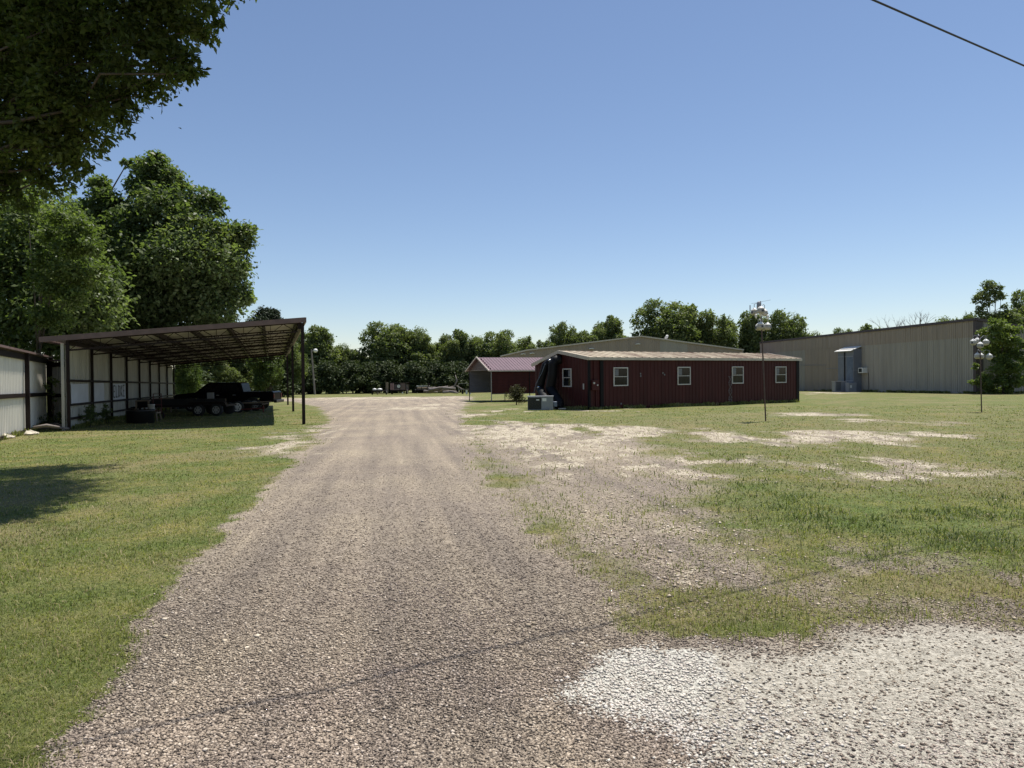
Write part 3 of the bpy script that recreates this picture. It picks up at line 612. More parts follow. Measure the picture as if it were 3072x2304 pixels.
# ---- gable warehouse behind
YG = 112.0
gpz = -SL*YG
X0 = [(1502, 1070), (1580, 1052), (1924, 1010), (2230.6, 1051)]
pts = [(((p-1536)/F*YG), hz(p, q, YG)-gpz) for p, q in X0]
bg_ = thing('gable_warehouse', 'wide beige metal warehouse with low gable rising behind the red building', 'building', (0, YG, gpz))
for i, (mtl, sub) in enumerate((('beige', None), ('beige', None), ('beige', None))):
    (xa, za), (xb, zb_) = pts[i], pts[i+1]
    if i == 2:
        xc = (1981-1536)/F*YG; xd = (2063-1536)/F*YG
        for (p, q, mm) in ((xa, xc, 'beige'), (xc, xd, 'greysiding'), (xd, xb, 'beige')):
            f = lambda x_: za+(zb_-za)*(x_-xa)/(xb-xa)
            MB().rib((p, 0, -.5), (q, 0, -.5), (p, 0, f(p)), (q, 0, f(q)), (0, -1, 0), .3, .08, .035).build('wall_panel', MT[mm], bg_)
    else: MB().rib((xa, 0, -.5), (xb, 0, -.5), (xa, 0, za), (xb, 0, zb_), (0, -1, 0), .3, .08, .035).build('wall_panel', MT[mtl], bg_)
m = MB()
for i in range(3):
    (xa, za), (xb, zb_) = pts[i], pts[i+1]; m.add([(xa-.01, -.2, za+.1), (xb, -.2, zb_+.1), (xb, 9, zb_+.1), (xa, 9, za+.1), (xa-.01, -.2, za+.02), (xb, -.2, zb_+.02), (xb, 9, zb_+.02), (xa, 9, za+.02)], [(0, 1, 2, 3), (7, 6, 5, 4), (0, 4, 5, 1), (1, 5, 6, 2), (2, 6, 7, 3), (3, 7, 4, 0)])
m.build('roof', MT['roof_under'], bg_)
m = MB()
for i in range(3):
    (xa, za), (xb, zb_) = pts[i], pts[i+1]; m.bar((xa, -.24, za+.06), (xb, -.24, zb_+.06), .08, .22)
m.build('rake_trim', MT['trim'], bg_)
m = MB(); xa, za = pts[0]; m.box(xa, xa+.1, 0.05, 9, -.5, za); xb, zb_ = pts[3]; m.box(xb-.1, xb, .05, 9, -.5, zb_); m.box(xa, xb, 8.9, 9, -.5, za); m.build('side_wall', MT['beige'], bg_)
xk = (1380+825*.244-1536)/F*YG; m = MB(); m.box(xk-.15, xk+.15, -.09, -.04, 0, 4.6); m.build('downspout', MT['browntrim'], bg_)
for px, py in ((1598, 1062), (1776, 1048), (1915, 1034), (1571, 1064)):
    xx = (px-1536)/F*YG; z = hz(px, py, YG)-gpz
    m = MB(); m.prism([(xx-.45, z), (xx+.1, z+.08), (xx+.12, z+.2), (xx-.42, z+.14)], -.5, -.04); m.bar((xx+.1, -.1, z+.1), (xx+.35, -.1, z+.1), .12); m.build('wall_light', MT['white'], bg_)
m = MB(); xx = (2005-1536)/F*YG; z = hz(2005, 1013, YG)-gpz; m.lathe([(.02, .0), (.3, .06), (.42, .16)], (0, 0, 0), 'y', 16)
ds = m.build('satellite_dish', MT['white'], bg_, True); ds.location = (xx, .6, z+.05); ds.rotation_euler = (.5, 0, .7)
MB().tube([(xx, .6, z+.05), (xx+.1, .75, z-1.1)], .03).build('dish_mast', MT['acgrey'], bg_)

# ---- large warehouse at right
w0 = Vector((49.65, 73, 0)); w1 = Vector(((2281-1536)/F*119, 119, 0)); du = (w1-w0); LW = du.length; du.normalize(); dn = Vector((du.y, -du.x, 0))
wz = -SL*73; TOP = hz(2929, 957, 73)-wz; TOPf = hz(2281, 1028, 119)-wz; SEAM = hz(2929, 1009, 73)-wz; SEAMf = SEAM-(TOP-TOPf)
wh_ = thing('metal_warehouse', 'big beige ribbed metal warehouse with dark brown roof edge on the right', 'building', (w0.x, w0.y, wz), math.atan2(dn.y, dn.x))
# local frame: +x along dn (right face), +y along du (long wall going back)
def seam(t): return SEAM+(SEAMf-SEAM)*t/LW
def topz(t): return TOP+(TOPf-TOP)*t/LW
def wal(px): return along(px, (w0.x, w0.y), du)
segs = [0, wal(2873), wal(2650), wal(2560), wal(2415), LW]
mats_l = ['greysiding', 'greysiding', 'greysiding', 'beige', 'greysiding']
for i in range(5):
    a0, a1 = segs[i], segs[i+1]
    MB().rib((0, a0, -1.5), (0, a1, -1.5), (0, a0, seam(a0)), (0, a1, seam(a1)), (-1, 0, 0), .3, .07, .035, seam=3).build('wall_panel', MT[mats_l[i]], wh_)
ub = [0, wal(2800), wal(2620), wal(2480), LW]
for i in range(4):
    a0, a1 = ub[i], ub[i+1]
    MB().rib((-.02, a0, seam(a0)-.06), (-.02, a1, seam(a1)-.06), (-.02, a0, topz(a0)), (-.02, a1, topz(a1)), (-1, 0, 0), .3, .07, .035, seam=3).build('upper_wall_panel', MT['beige'], wh_)
RK = 24.0; drop = .145*RK
m = MB(); m.rib((0, 0, -1.2), (RK, 0, -1.2), (0, 0, TOP), (RK, 0, TOP-drop), (0, -1, 0), .3, .07, .035, seam=3); m.build('end_wall', MT['greysiding'], wh_)
m = MB(); m.rib((RK, 0, -1.2), (RK, LW, -1.2), (RK, 0, TOP-drop), (RK, LW, TOPf-drop), (1, 0, 0), .3, .07, .035); m.box(0, RK, LW-.1, LW, -1.5, TOPf-drop); m.build('rear_wall', MT['greysiding'], wh_)
m = MB(); m.add([(-.1, -.1, TOP+.08), (RK, -.1, TOP-drop+.08), (RK, LW, TOPf-drop+.08), (-.1, LW, TOPf+.08), (-.1, -.1, TOP+.02), (RK, -.1, TOP-drop+.02), (RK, LW, TOPf-drop+.02), (-.1, LW, TOPf+.02)], [(0, 1, 2, 3), (7, 6, 5, 4), (0, 4, 5, 1), (1, 5, 6, 2), (2, 6, 7, 3), (3, 7, 4, 0)]); m.build('roof', MT['roof_under'], wh_)
m = MB(); m.bar((-.12, -.1, TOP-.02), (-.12, LW, TOPf-.02), .12, .28); m.bar((-.15, -.12, TOP-.02), (RK, -.12, TOP-drop-.02), .12, .28); m.build('roof_edge_trim', MT['browntrim'], wh_)
m = MB(); m.box(-.08, .75, -.07, .32, -1.2, TOP-.12); m.build('corner_trim', MT['browntrim'], wh_)
m = MB(); m.bar((-.07, wal(2400), hz(2400, 1108, 115)-wz+.6), (-.07, wal(2480), hz(2480, 1108, 105)-wz+.6), .06); m.bar((-.07, wal(2480), hz(2480, 1106, 104)-wz), (-.07, wal(2545), hz(2545, 1105, 97)-wz), .06)
m.build('conduit', MT['acgrey'], wh_)
# awning entry: enclosure with door
t0, t1 = wal(2586), wal(2538); Yd = w0.y+du.y*(t0+t1)/2; zt = hz(2560, 1041, Yd)-wz; zg = -SL*Yd-wz-.1
en = thing('entry_enclosure', 'narrow blue grey entry enclosure with small white awning on the warehouse wall', 'enclosure', w0+Vector((0, 0, wz)), wh_.rotation_euler.z)
dp = 1.2
MB().box(-dp, -.04, t0, t1, zg, zt-.3).build('body', MT['cport_in'], en)
m = MB(); m.prism([(-dp-.45, zt-.62), (-.04, zt), (-.04, zt+.08), (-dp-.45, zt-.54)], t0-.05, t1+.15); m.build('awning', MT['white'], en)
m = MB(); m.box(-dp-.04, -dp-.003, t0+.15, t0+.15+1.3, zg+.1, zt-1.4); m.build('door', MT['blue'], en)
for zf in (.25, .78): z = zg+(zt-zg)*zf; MB().box(-dp-.06, -dp-.045, t0+.05, t1-.05, z, z+.12).build('cross_rail', MT['acgrey'], en)
MB().box(-dp-.07, -.04, t0-.07, t0-.002, zg+(zt-zg)*.48, zg+(zt-zg)*.48+.12).build('cross_rail', MT['acgrey'], en)
m = MB(); m.box(-dp-.12, -dp-.02, t0+(t1-t0)*.52, t0+(t1-t0)*.52+.14, zg, zt-.7); m.build('drain_pipe', MT['black'], en)
# floor-standing boxes beside it
for k, (p0, p1, pyt, dep, nm, lab) in enumerate(((2505, 2545, 1145, 2.0, 'condenser_unit', 'grey green outdoor condenser box on the grass before the warehouse entry'), (2546, 2570, 1148, 1.4, 'utility_cabinet', 'smaller grey utility cabinet right of the condenser box'))):
    ta = wal(p1+6); Yb = w0.y+du.y*ta-1.2; Xb = (p0-1536)/F*Yb; Xc = (p1-1536)/F*Yb; gb = gz(0, Yb)
    hb = hz(p0, pyt, Yb)-gb
    c_ = thing(nm, lab, 'air conditioner' if k == 0 else 'cabinet', (Xb, Yb, gb)); MB().box(0, Xc-Xb, 0, .9, 0, hb).build('body', MT['acgrey'], c_, bevel=.02)
    if k == 0:
        m = MB()
        for i in range(12): m.box(.15, (Xc-Xb)*.45, -.02, -.005, .2+i*.11, .25+i*.11)
        m.build('grille', MT['acdark'], c_); MB().box(-.06, Xc-Xb+.06, -.06, .96, hb, hb+.06).build('lid', MT['roof_under'], c_)
    else: MB().box(.2, .42, -.01, -.003, hb-.7, hb-.35).build('label_plate', MT['white'], c_)
# window air unit
tw = wal(2597); Yw = w0.y+du.y*tw; zw = hz(2600, 1111, Yw)-wz; s_ = Yw/F
wa_ = thing('wall_air_conditioner', 'small white air conditioner box sticking out of the warehouse wall', 'air conditioner', w0+Vector((0, 0, wz)), wh_.rotation_euler.z)
MB().box(-.75, -.04, tw-.45, tw+.5, zw-.35, zw+.35).build('body', MT['white'], wa_, bevel=.02)
m = MB(); m.box(-.77, -.752, tw-.3, tw+.35, zw-.25, zw+.25); m.build('grille', MT['acdark'], wa_)
m = MB(); m.tube([(-.1, tw-.7, zw-.3), (-.1, tw-.75, zw-2.5), (-.1, tw-.2, zw-3)], .03); m.build('power_cord', MT['black'], wa_)
# low connector between the two warehouses
cn = thing('connector_shed', 'low brown roofed link between gable warehouse and big warehouse', 'shed', (pts[3][0], YG+.8, gpz))
lc = (w1.x-pts[3][0])+.6
MB().box(.05, lc, 0, 6, -.6, 4.6).build('wall', MT['beige'], cn); MB().box(0, lc+.05, -.3, 6.2, 4.6, 5.15).build('roof', MT['browntrim'], cn)

# ---- carport on the left
c0 = Vector((-16.9, 25.9, 0)); d1 = Vector((-.332, .943, 0)).normalized(); n1_ = Vector((d1.y, -d1.x, 0)); LC = 29.8; WC = 8.6
cz = -SL*25.9; SLd = -SL*.943
ct = thing('long_carport', 'long dark steel lean-to carport with pale panel wall on the left', 'carport', (c0.x, c0.y, cz), math.atan2(n1_.y, n1_.x))
# local: x across (towards drive), y along back
ZL, ZRt = hz(199, 1022, 25.9)-cz, hz(911, 967, 28.6)-cz
gy = lambda t: SLd*t
zr = lambda xx, t: ZL+(ZRt-ZL)*xx/WC+gy(t)
def slab(m, x0, x1, t0, t1, dz0, dz1):
    m.add([(x0, t0, zr(x0, t0)+dz0), (x1, t0, zr(x1, t0)+dz0), (x1, t1, zr(x1, t1)+dz0), (x0, t1, zr(x0, t1)+dz0), (x0, t0, zr(x0, t0)+dz1), (x1, t0, zr(x1, t0)+dz1), (x1, t1, zr(x1, t1)+dz1), (x0, t1, zr(x0, t1)+dz1)],
          [(3, 2, 1, 0), (4, 5, 6, 7), (0, 1, 5, 4), (1, 2, 6, 5), (2, 3, 7, 6), (3, 0, 4, 7)])
m = MB(); m.rib((-.75, -.1, zr(-.75, -.1)+.16), (-.75, LC+.2, zr(-.75, LC+.2)+.16), (WC+.05, -.1, zr(WC+.05, -.1)+.16), (WC+.05, LC+.2, zr(WC+.05, LC+.2)+.16), (0, 0, -1), .3, .07, .03); m.build('roof_sheet', MT['roof_under'], ct)
m = MB(); m.bar((-.8, -.16, zr(-.8, 0)+.10), (WC+.1, -.16, zr(WC+.1, 0)+.10), .08, .2); m.bar((WC+.12, -.16, zr(WC+.1, 0)+.10), (WC+.12, LC+.2, zr(WC+.1, LC)+.10), .06, .2)
m.bar((-.8, -.16, zr(-.8, 0)+.12), (-.8, LC+.2, zr(-.8, LC)+.12), .06, .16); m.bar((-.8, LC+.26, zr(-.8, LC)+.10), (WC+.1, LC+.26, zr(WC+.1, LC)+.10), .06, .2); m.build('fascia', MT['fascia'], ct)
NB = 8; by = LC/NB
for i in range(7):                     # lengthwise purlins under the sheet
    xx = .3+(WC-.5)*i/6; MB().bar((xx, 0, zr(xx, 0)+.05), (xx, LC, zr(xx, LC)+.05), .12, .20).build('purlin', MT['dark'], ct)
MB().bar((WC-.12, 0, zr(WC, 0)-.12), (WC-.12, LC, zr(WC, LC)-.12), .14, .30).build('edge_beam', MT['dark'], ct)
for i in range(NB+1):                  # open web joists across
    t = min(max(i*by, .06), LC-.06); m = MB(); m.bar((0, t, zr(0, t)+.0), (WC-.05, t, zr(WC, t)+.0), .05, .06); q0, q1 = -.14, -.36
    m.bar((.1, t, zr(0, t)-.36), (WC-.2, t, zr(WC-.2, t)-.36), .05, .06)
    k = 8
    for j in range(k):
        xa = .1+(WC-.35)*j/k; xb = .1+(WC-.35)*(j+1)/k; xm = (xa+xb)/2
        m.bar((xa, t, zr(xa, t)-.36), (xm, t, zr(xm, t)), .022); m.bar((xm, t, zr(xm, t)), (xb, t, zr(xb, t)-.36), .03); m.bar((xa, t+.01, zr(xa, t)-.36), (xa, t+.01, zr(xa, t)), .02)
    m.build('roof_truss', MT['dark'], ct)
for t in (.0, 15.0, LC):
    MB().box(WC-.07, WC+.06, t-.065, t+.065, gy(t)-.3, zr(WC, t)-.02).build('post', MT['dark'], ct)
for i in range(NB+1):
    t = min(max(i*by, .04), LC-.05); MB().box(.0, .10, t-.05, t+.05, gy(t)-.3, zr(0, t)-.02).build('wall_post', MT['dark'], ct)
    if i < NB:
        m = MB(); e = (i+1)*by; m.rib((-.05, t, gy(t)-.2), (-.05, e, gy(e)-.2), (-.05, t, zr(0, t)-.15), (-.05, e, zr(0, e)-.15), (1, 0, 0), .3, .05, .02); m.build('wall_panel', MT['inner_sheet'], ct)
m = MB()
for zf in (1.88, .95, .42): m.bar((.05, 0, zf), (.05, LC, zf+gy(LC)), .06, .09)
m.bar((.05, 0, zr(0, 0)-.06), (.05, LC, zr(0, LC)-.06), .1, .16); m.build('wall_rail', MT['dark'], ct)
m = MB(); m.box(-.17, -.07, -.02, .02, -.3, zr(0, 0)-.1); m.build('edge_strip', MT['inner_sheet'], ct)
# boards hung on the wall between the rails
for (t0_, t1_, z0, z1, lab) in ((.5, 3.1, .98, 1.74, 'large pale blue-white board fixed between rails nearest the wall end'), (4.0, 6.0, .98, 1.80, 'pale lavender board with dark stain fixed in the second wall bay')):
    tg = tag(MB().box(0, .012, 0, t1_-t0_, 0, z1-z0).build('sign_board', MT['signw']), lab, 'board'); tg.rotation_euler = (0, 0, ct.rotation_euler.z)
    tg.location = c0+n1_*.02+d1*t0_+Vector((0, 0, cz+z0+gy(t0_)))
sb_ = thing('lettered_board', 'white board with black hand painted letters in third carport wall bay', 'sign', c0+n1_*.02+d1*7.75+Vector((0, 0, cz+.98+gy(8))), ct.rotation_euler.z)
MB().box(0, .012, 0, 3.1, 0, .80).build('board', MT['signw'], sb_)
m = MB(); SG = {'E': [(0, 0, 0, 1), (0, 0, .8, 0), (0, .5, .6, .5), (0, 1, .8, 1)], 'L': [(0, 0, 0, 1), (0, 0, .7, 0)], 'D': [(0, 0, 0, 1), (0, 0, .7, .1), (0, 1, .7, .9), (.7, .1, .7, .9)], 'K': [(0, 0, 0, 1), (0, .5, .7, 1), (0, .5, .8, 0)]}
for i, chh in enumerate('ELDKE'):
    for (a0, b0, a1, b1) in SG[chh]: m.bar((.018, .2+i*.57+a0*.42, .14+b0*.56), (.018, .2+i*.57+a1*.42, .14+b1*.56), .07, .012, (1, 0, 0))
m.build('lettering', MT['black'], sb_)

# ---- fence on far left
def fence_line(name, label, A_, B_, ht, nb, mtl, sheet_side=1, group=None, first=True):
    A_ = Vector(A_); B_ = Vector(B_); L_ = (B_-A_).length; d_ = (B_-A_).normalized(); za = gz(0, A_.y)
    f = thing(name, label, 'fence', (A_.x, A_.y, za), math.atan2(d_.y, d_.x)); sl = (gz(0, B_.y)-za)/L_
    z = lambda t: sl*t
    MB().rib((0, 0, -.1), (L_, 0, z(L_)-.1), (0, 0, ht-.08), (L_, 0, z(L_)+ht-.08), (0, -1, 0), .23, .07, .035).build('sheet_panel', MT[mtl], f)
    for i in range(nb+1):
        t = L_*i/nb; MB().box(t-.06, t+.06, -.22, -.09, z(t)-.2, ht+z(t)-.0).build('post', MT['dark'], f)
    m = MB(); m.bar((0, -.065, ht-.16), (L_, -.065, ht-.16+z(L_)), .1, .2); m.bar((0, -.065, ht*.47), (L_, -.065, ht*.47+z(L_)), .1, .14); m.bar((0, -.065, .08), (L_, -.065, .08+z(L_)), .08, .1); m.build('rail', MT['dark'], f)
    MB().bar((-.1, -.1, ht+.0), (L_+.1, -.1, ht+z(L_)), .32, .07).build('cap_board', MT['fascia'], f)
    return f
FA = Vector((-13.2, 15.6, 0)); FB = Vector((-19.45, 28.5, 0))
fe = fence_line('sheet_fence', 'tall white corrugated sheet fence with dark posts and rails at left edge', FA, FB, 2.88, 3, 'white_sheet')
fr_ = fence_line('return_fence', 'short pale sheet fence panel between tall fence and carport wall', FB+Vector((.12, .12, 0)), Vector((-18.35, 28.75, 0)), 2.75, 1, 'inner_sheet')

# ---- martin gourd poles
def gourd(parent, p, yaw, r=.165, cap=True):
    r = r*.84
    pr = [(.012, .17), (.03, .15), (.06, .12), (.12, .09), (.16, .04), (.168, -.02), (.15, -.09), (.10, -.135), (.03, -.155)]
    g_ = MB().lathe([(a_*r/.165, b_*r/.165) for a_, b_ in pr], (0, 0, 0), 'z', 20).build('gourd', MT['gourd'], parent, True); g_.location = p; g_.rotation_euler = (0, 0, yaw)
    MB().lathe([(.055, 0), (.055, .012)], (0, -r-.004, -.01), 'y', 16).build('entrance_ring', MT['acgrey'], g_)
    MB().lathe([(.036, 0), (.036, .008)], (0, -r-.010, -.01), 'y', 14).build('entrance_hole', MT['black'], g_)
    if cap: MB().lathe([(r*1.0, .05), (r*.86, .085), (r*.45, .14), (.01, .18)], (0, 0, .01), 'z', 20).build('cap', MT['white'], g_, True)
def martin(px, py, Y, tops, label, hgt, lean):
    gx = (px-1536)/F*Y; gz_ = gz(0, Y)
    t = thing('martin_house_pole', label, 'birdhouse pole', (gx, Y, gz_), 0, 'martin house poles on the grass')
    MB().tube([(0, 0, -.1), (lean*.5, 0, hgt*.5), (lean, 0, hgt)], .027, 10).build('pole', MT['pole'], t)
    for (qx, qy, dy, yaw, r_) in tops:
        x_ = (qx-1536)/F*(Y+dy)-gx; z_ = hz(qx, qy, Y+dy)-gz_
        gourd(t, (x_, dy, z_), yaw, r_)
        f = min(1, (z_+.25)/hgt); m = MB(); m.tube([(lean*f, 0, z_+.18), (lean*f+(x_-lean*f)*.6, dy*.6, z_+.34), (x_, dy, z_+.32), (x_, dy, z_+.15)], .012, 6); m.build('crook_arm', MT['acgrey'], t)
    return t
mp1 = martin(2297, 1264, 27, [(2284, 932, -.35, .15, .175), (2264, 937, .3, -1.0, .16), (2295, 940, .45, 1.7, .15), (2283, 979, -.35, .1, .17), (2276, 983, .3, -1.2, .15), (2289, 984, .1, .9, .155), (2304, 981, -.1, .8, .16)], 'taller martin pole with white gourd houses before the red building', 4.75, -.19)
m = MB(); m.bar((-.55, 0, 4.66), (.22, 0, 4.80), .009); m.tube([(-.6, 0, 4.6), (-.6, 0, 4.35)], .02); m.build('cross_rod', MT['acgrey'], mp1)
m = MB(); m.lathe([(.02, .3), (.07, .26), (.085, .1), (.08, .0)], (-.26, -.02, 4.45), 'z', 12); m.build('pole_top', MT['acgrey'], mp1, True)
for k_, (px_, py_) in enumerate(((2277, 945), (2264, 950), (2299, 952))):
    x_ = (px_-1536)/F*27-(2297-1536)/F*27; z_ = hz(px_, py_, 27)+SL*27; g_ = MB().lathe([(.01, .09), (.045, .05), (.05, -.01), (.03, -.07), (.005, -.09)], (x_, -.2, z_), 'z', 12).build('egg_float', MT['white'], mp1, True)
martin(2945, 1236, 33, [(2920, 1028, .2, -.9, .17), (2932, 1024, .4, 2.6, .155), (2941, 1037, -.35, .0, .165), (2958, 1028, .1, .8, .17), (2932, 1069, .25, 2.4, .16), (2943, 1070, .35, 2.9, .155), (2968, 1071, -.1, .9, .165)], 'shorter martin pole with seven white gourds before the warehouse corner', 3.75, -.09)

# ---- overhead cable
P1 = at(3072, 197, 3.98/.447); P0 = at(2620, 0, 3.98/.55); dcb = (P1-P0)
cpts = [P0+dcb*t+Vector((0, 0, .004*(t-.5)**2-.001)) for t in np.linspace(-9, 12, 90)]
m = MB(); m.tube(cpts, .0105, 8); cb = m.build('overhead_cable', MT['cable'], None, True); tag(cb, 'thick dark overhead cable crossing the sky at upper right', 'cable')

# ================================================================ VEHICLES AND CLUTTER
def wheel(parent, p, r=.38, w=.24, rimm='rim', yaw=0, rimr=.62, name='wheel'):
    wt = MB().lathe([(r*.6, -w/2), (r*.93, -w/2), (r, -w*.32), (r, w*.32), (r*.93, w/2), (r*.6, w/2)], (0, 0, 0), 'y', 28).build(name, MT['tyre'], parent, True)
    wt.location = p; wt.rotation_euler = (0, 0, yaw)
    m = MB(); m.lathe([(r*rimr, -.0), (r*rimr, .02)], (0, -w/2-.012, 0), 'y', 24)
    m.lathe([(r*.16, 0), (r*.13, .03)], (0, -w/2-.045, 0), 'y', 12); m.build('rim', MT[rimm], wt)
    m = MB()
    for k in range(6):
        a_ = k*math.pi/3; m.lathe([(r*.11, 0), (r*.11, .006)], (math.cos(a_)*r*.40, -w/2-.02, math.sin(a_)*r*.40), 'y', 10)
    m.build('rim_hole', MT['black'], wt); return wt
# pickup, facing left
Yt = 45.5; xt = (687-1536)/F*Yt; tk = thing('pickup_truck', 'black crew cab pickup truck parked under the long carport', 'pickup truck', (xt, Yt, gz(0, Yt)), R(4))
lo = [(-3.15, .45), (-3.2, .62), (-3.17, 1.0), (-3.05, 1.12), (-1.95, 1.22), (-1.9, 1.22), (1.15, 1.22), (1.2, 1.24), (3.05, 1.26), (3.15, 1.2), (3.17, .55), (2.55, .5), (2.48, .7), (2.25, .86), (1.95, .9), (1.65, .86), (1.42, .7), (1.35, .45), (-1.5, .42), (-1.57, .7), (-1.8, .86), (-2.1, .9), (-2.4, .86), (-2.62, .7), (-2.7, .45)]
MB().prism(lo, -.98, .98).build('body', MT['truck'], tk, bevel=.04)
cab = [(-1.95, 1.2), (-1.15, 1.80), (-.9, 1.86), (.85, 1.87), (1.05, 1.80), (1.2, 1.2)]
MB().prism(cab, -.82, .82).build('cab', MT['truck'], tk, bevel=.05)
for s in (-1, 1):
    y0 = s*.822; y1 = s*.835
    MB().prism([(-1.62, 1.25), (-1.05, 1.72), (-.28, 1.75), (-.28, 1.25)], min(y0, y1), max(y0, y1)).build('side_window', MT['truckglass'], tk); MB().prism([(-.18, 1.25), (-.18, 1.75), (.78, 1.75), (.98, 1.25)], min(y0, y1), max(y0, y1)).build('side_window', MT['truckglass'], tk)
for wx in (-2.1, 1.95): wheel(tk, (wx, -.88, .40), .40, .26); wheel(tk, (wx, .88, .40), .40, .26, yaw=math.pi)
for s in (-1, 1): MB().box(-3.19, -3.1, s*.82-.13, s*.82+.13, .82, 1.0).build('headlight', MT['rim'], tk); MB().box(3.12, 3.19, s*.88-.08, s*.88+.08, .8, 1.1).build('tail_light', MT['redpaint'], tk)
m = MB(); m.box(-1.2, -1.12, -1.12, -.96, 1.22, 1.4); m.build('side_mirror', MT['truck'], tk)
m = MB(); m.box(3.15, 3.35, -.9, .9, .5, .68); m.box(-3.3, -3.15, -.95, .95, .48, .72); m.build('bumper', MT['black'], tk, bevel=.02)
m = MB(); m.box(-.5, -.3, -.995, -.982, 1.02, 1.06); m.box(.55, .75, -.995, -.982, 1.02, 1.06); m.build('door_handle', MT['rim'], tk)
# low tandem trailer in front
Yu = 38.4; xu = (642-1536)/F*Yu; ut = thing('tandem_trailer', 'low dark tandem axle trailer with two silver rims standing nearest under the carport', 'trailer', (xu, Yu, gz(0, Yu)), R(3))
for wx in (-.48, .48): wheel(ut, (wx, -.95, .33), .33, .22); wheel(ut, (wx, .95, .33), .33, .22, yaw=math.pi)
m = MB(); m.box(-3.8, .95, -.85, .85, .50, .60); m.build('deck', MT['dark'], ut)
m = MB(); m.box(-3.8, .95, -.88, -.82, .6, .95); m.build('side_rail', MT['black'], ut)
m = MB(); m.prism([(-1.0, .70), (-.85, .78), (.85, .78), (1.0, .70), (1.0, .66), (-1.0, .66)], -1.1, -.82); m.build('fender', MT['dark'], ut)
m = MB(); m.bar((-3.8, -.7, .5), (-5.1, 0, .46), .08); m.bar((-3.8, .7, .5), (-5.1, 0, .46), .08); m.tube([(-4.9, 0, .05), (-4.9, 0, .8)], .035); m.build('tongue', MT['dark'], ut)
MB().box(-.05, .32, -.9, -.86, .95, 1.28).build('licence_panel', MT['acgrey'], ut)
# second trailer with white rim
Yv = 42.0; xv = (726-1536)/F*Yv; t2 = thing('flat_trailer', 'flat trailer with white steel rim standing between tandem trailer and truck', 'trailer', (xv, Yv, gz(0, Yv)), R(5))
wheel(t2, (0, -.9, .36), .36, .22, 'white', rimr=.7); wheel(t2, (0, .9, .36), .36, .22, 'white', yaw=math.pi)
m = MB(); m.box(-2.6, 1.4, -.8, .8, .46, .54); m.build('deck', MT['dark'], t2)
m = MB(); m.bar((-.2, -.98, .2), (1.6, -.98, .28), .07); m.bar((1.5, -.9, .02), (1.5, -.9, .45), .06); m.build('tongue', MT['redpaint'], t2)
m = MB(); m.bar((.2, -.85, .6), (1.9, -.6, .66), .10, .04); m.build('plank', MT['wood'], t2)
# stock tank, bucket, hand truck, tables, tyres
def place(px, py): xg, yg = gp(px, py); return (xg, yg, gz(xg, yg))
m = MB(); m.lathe([(.50, 0), (.55, .02), (.57, .55), (.60, .60), (.54, .60), (.52, .04), (.01, .04)], (0, 0, 0), 'z', 28); s_ = m.build('stock_tank', MT['black'], None, True); s_.location = place(422, 1270); tag(s_, 'round black tub standing on the ground beside the carport wall', 'tub')
m = MB(); m.lathe([(.12, 0), (.15, .34), (.16, .34), (.16, .36), (.14, .36), (.11, .02), (.01, .02)], (0, 0, 0), 'z', 18); s_ = m.build('bucket', MT['white'], None, True); p_ = place(455, 1262); s_.location = (p_[0], p_[1], p_[2]+.42); tag(s_, 'white plastic bucket hanging from a dark stand near the black tub', 'bucket')
s_ = thing('wooden_stand', 'dark wooden stand carrying the white bucket', 'stand', place(455, 1262)); MB().box(-.35, .35, -.2, .2, .36, .42).build('top', MT['wood'], s_)
for sx in (-1, 1):
    for sy in (-1, 1): MB().bar((sx*.38, sy*.22, 0), (sx*.3, sy*.15, .36), .05).build('leg', MT['wood'], s_)
s_ = thing('hand_truck', 'red two wheeled hand truck leaning near the carport wall', 'hand truck', place(472, 1256), R(25))
m = MB(); m.bar((-.2, 0, .2), (-.18, .3, 1.25), .035); m.bar((.2, 0, .2), (.18, .3, 1.25), .035)
for z_ in (.4, .7, 1.0, 1.25): m.bar((-.2, (z_-.2)*.285, z_), (.2, (z_-.2)*.285, z_), .03)
m.bar((-.2, -.15, .06), (.2, -.15, .06), .25, .02); m.build('frame', MT['redpaint'], s_)
for sx in (-1, 1): wheel(s_, (sx*.27, .05, .15), .15, .07, 'redpaint', yaw=math.pi/2)
for k, (px, py, w, lab) in enumerate(((440, 1248, 2.4, 'long narrow work bench of weathered boards behind the black tub'), (505, 1235, 2.2, 'cluttered wooden work bench at the far end of the carport wall'))):
    s_ = thing('work_bench', lab, 'bench', place(px, py), R(108)); MB().box(-w/2, w/2, -.35, .35, .85, .91).build('top', MT['wood'], s_)
    for sx in (-1, 1):
        for sy in (-1, 1): MB().box(sx*(w/2-.1)-.04, sx*(w/2-.1)+.04, sy*.3-.04, sy*.3+.04, -.05, .85).build('leg', MT['wood'], s_)
    MB().box(-w/2+.1, w/2-.1, -.3, .3, .3, .34).build('shelf', MT['wood'], s_)
for k, (px, py, n_) in enumerate(((520, 1228, 4), (545, 1226, 3))):
    p_ = place(px, py)
    for j in range(n_):
        s_ = MB().lathe([(.2, -.1), (.33, -.1), (.37, -.05), (.37, .05), (.33, .1), (.2, .1), (.2, -.1)], (0, 0, 0), 'z', 22).build('old_tyre', MT['tyre'], None, True); s_.location = (p_[0]+.03*j, p_[1], p_[2]+.1+.2*j)
        tag(s_, '%s tyre in the %s stack beside the truck nose' % (['lowest', 'second', 'third', 'topmost'][j] if not (n_ == 3 and j == 2) else 'topmost', ['taller left', 'shorter right'][k]), 'tyre', 'old tyres stacked under the carport')

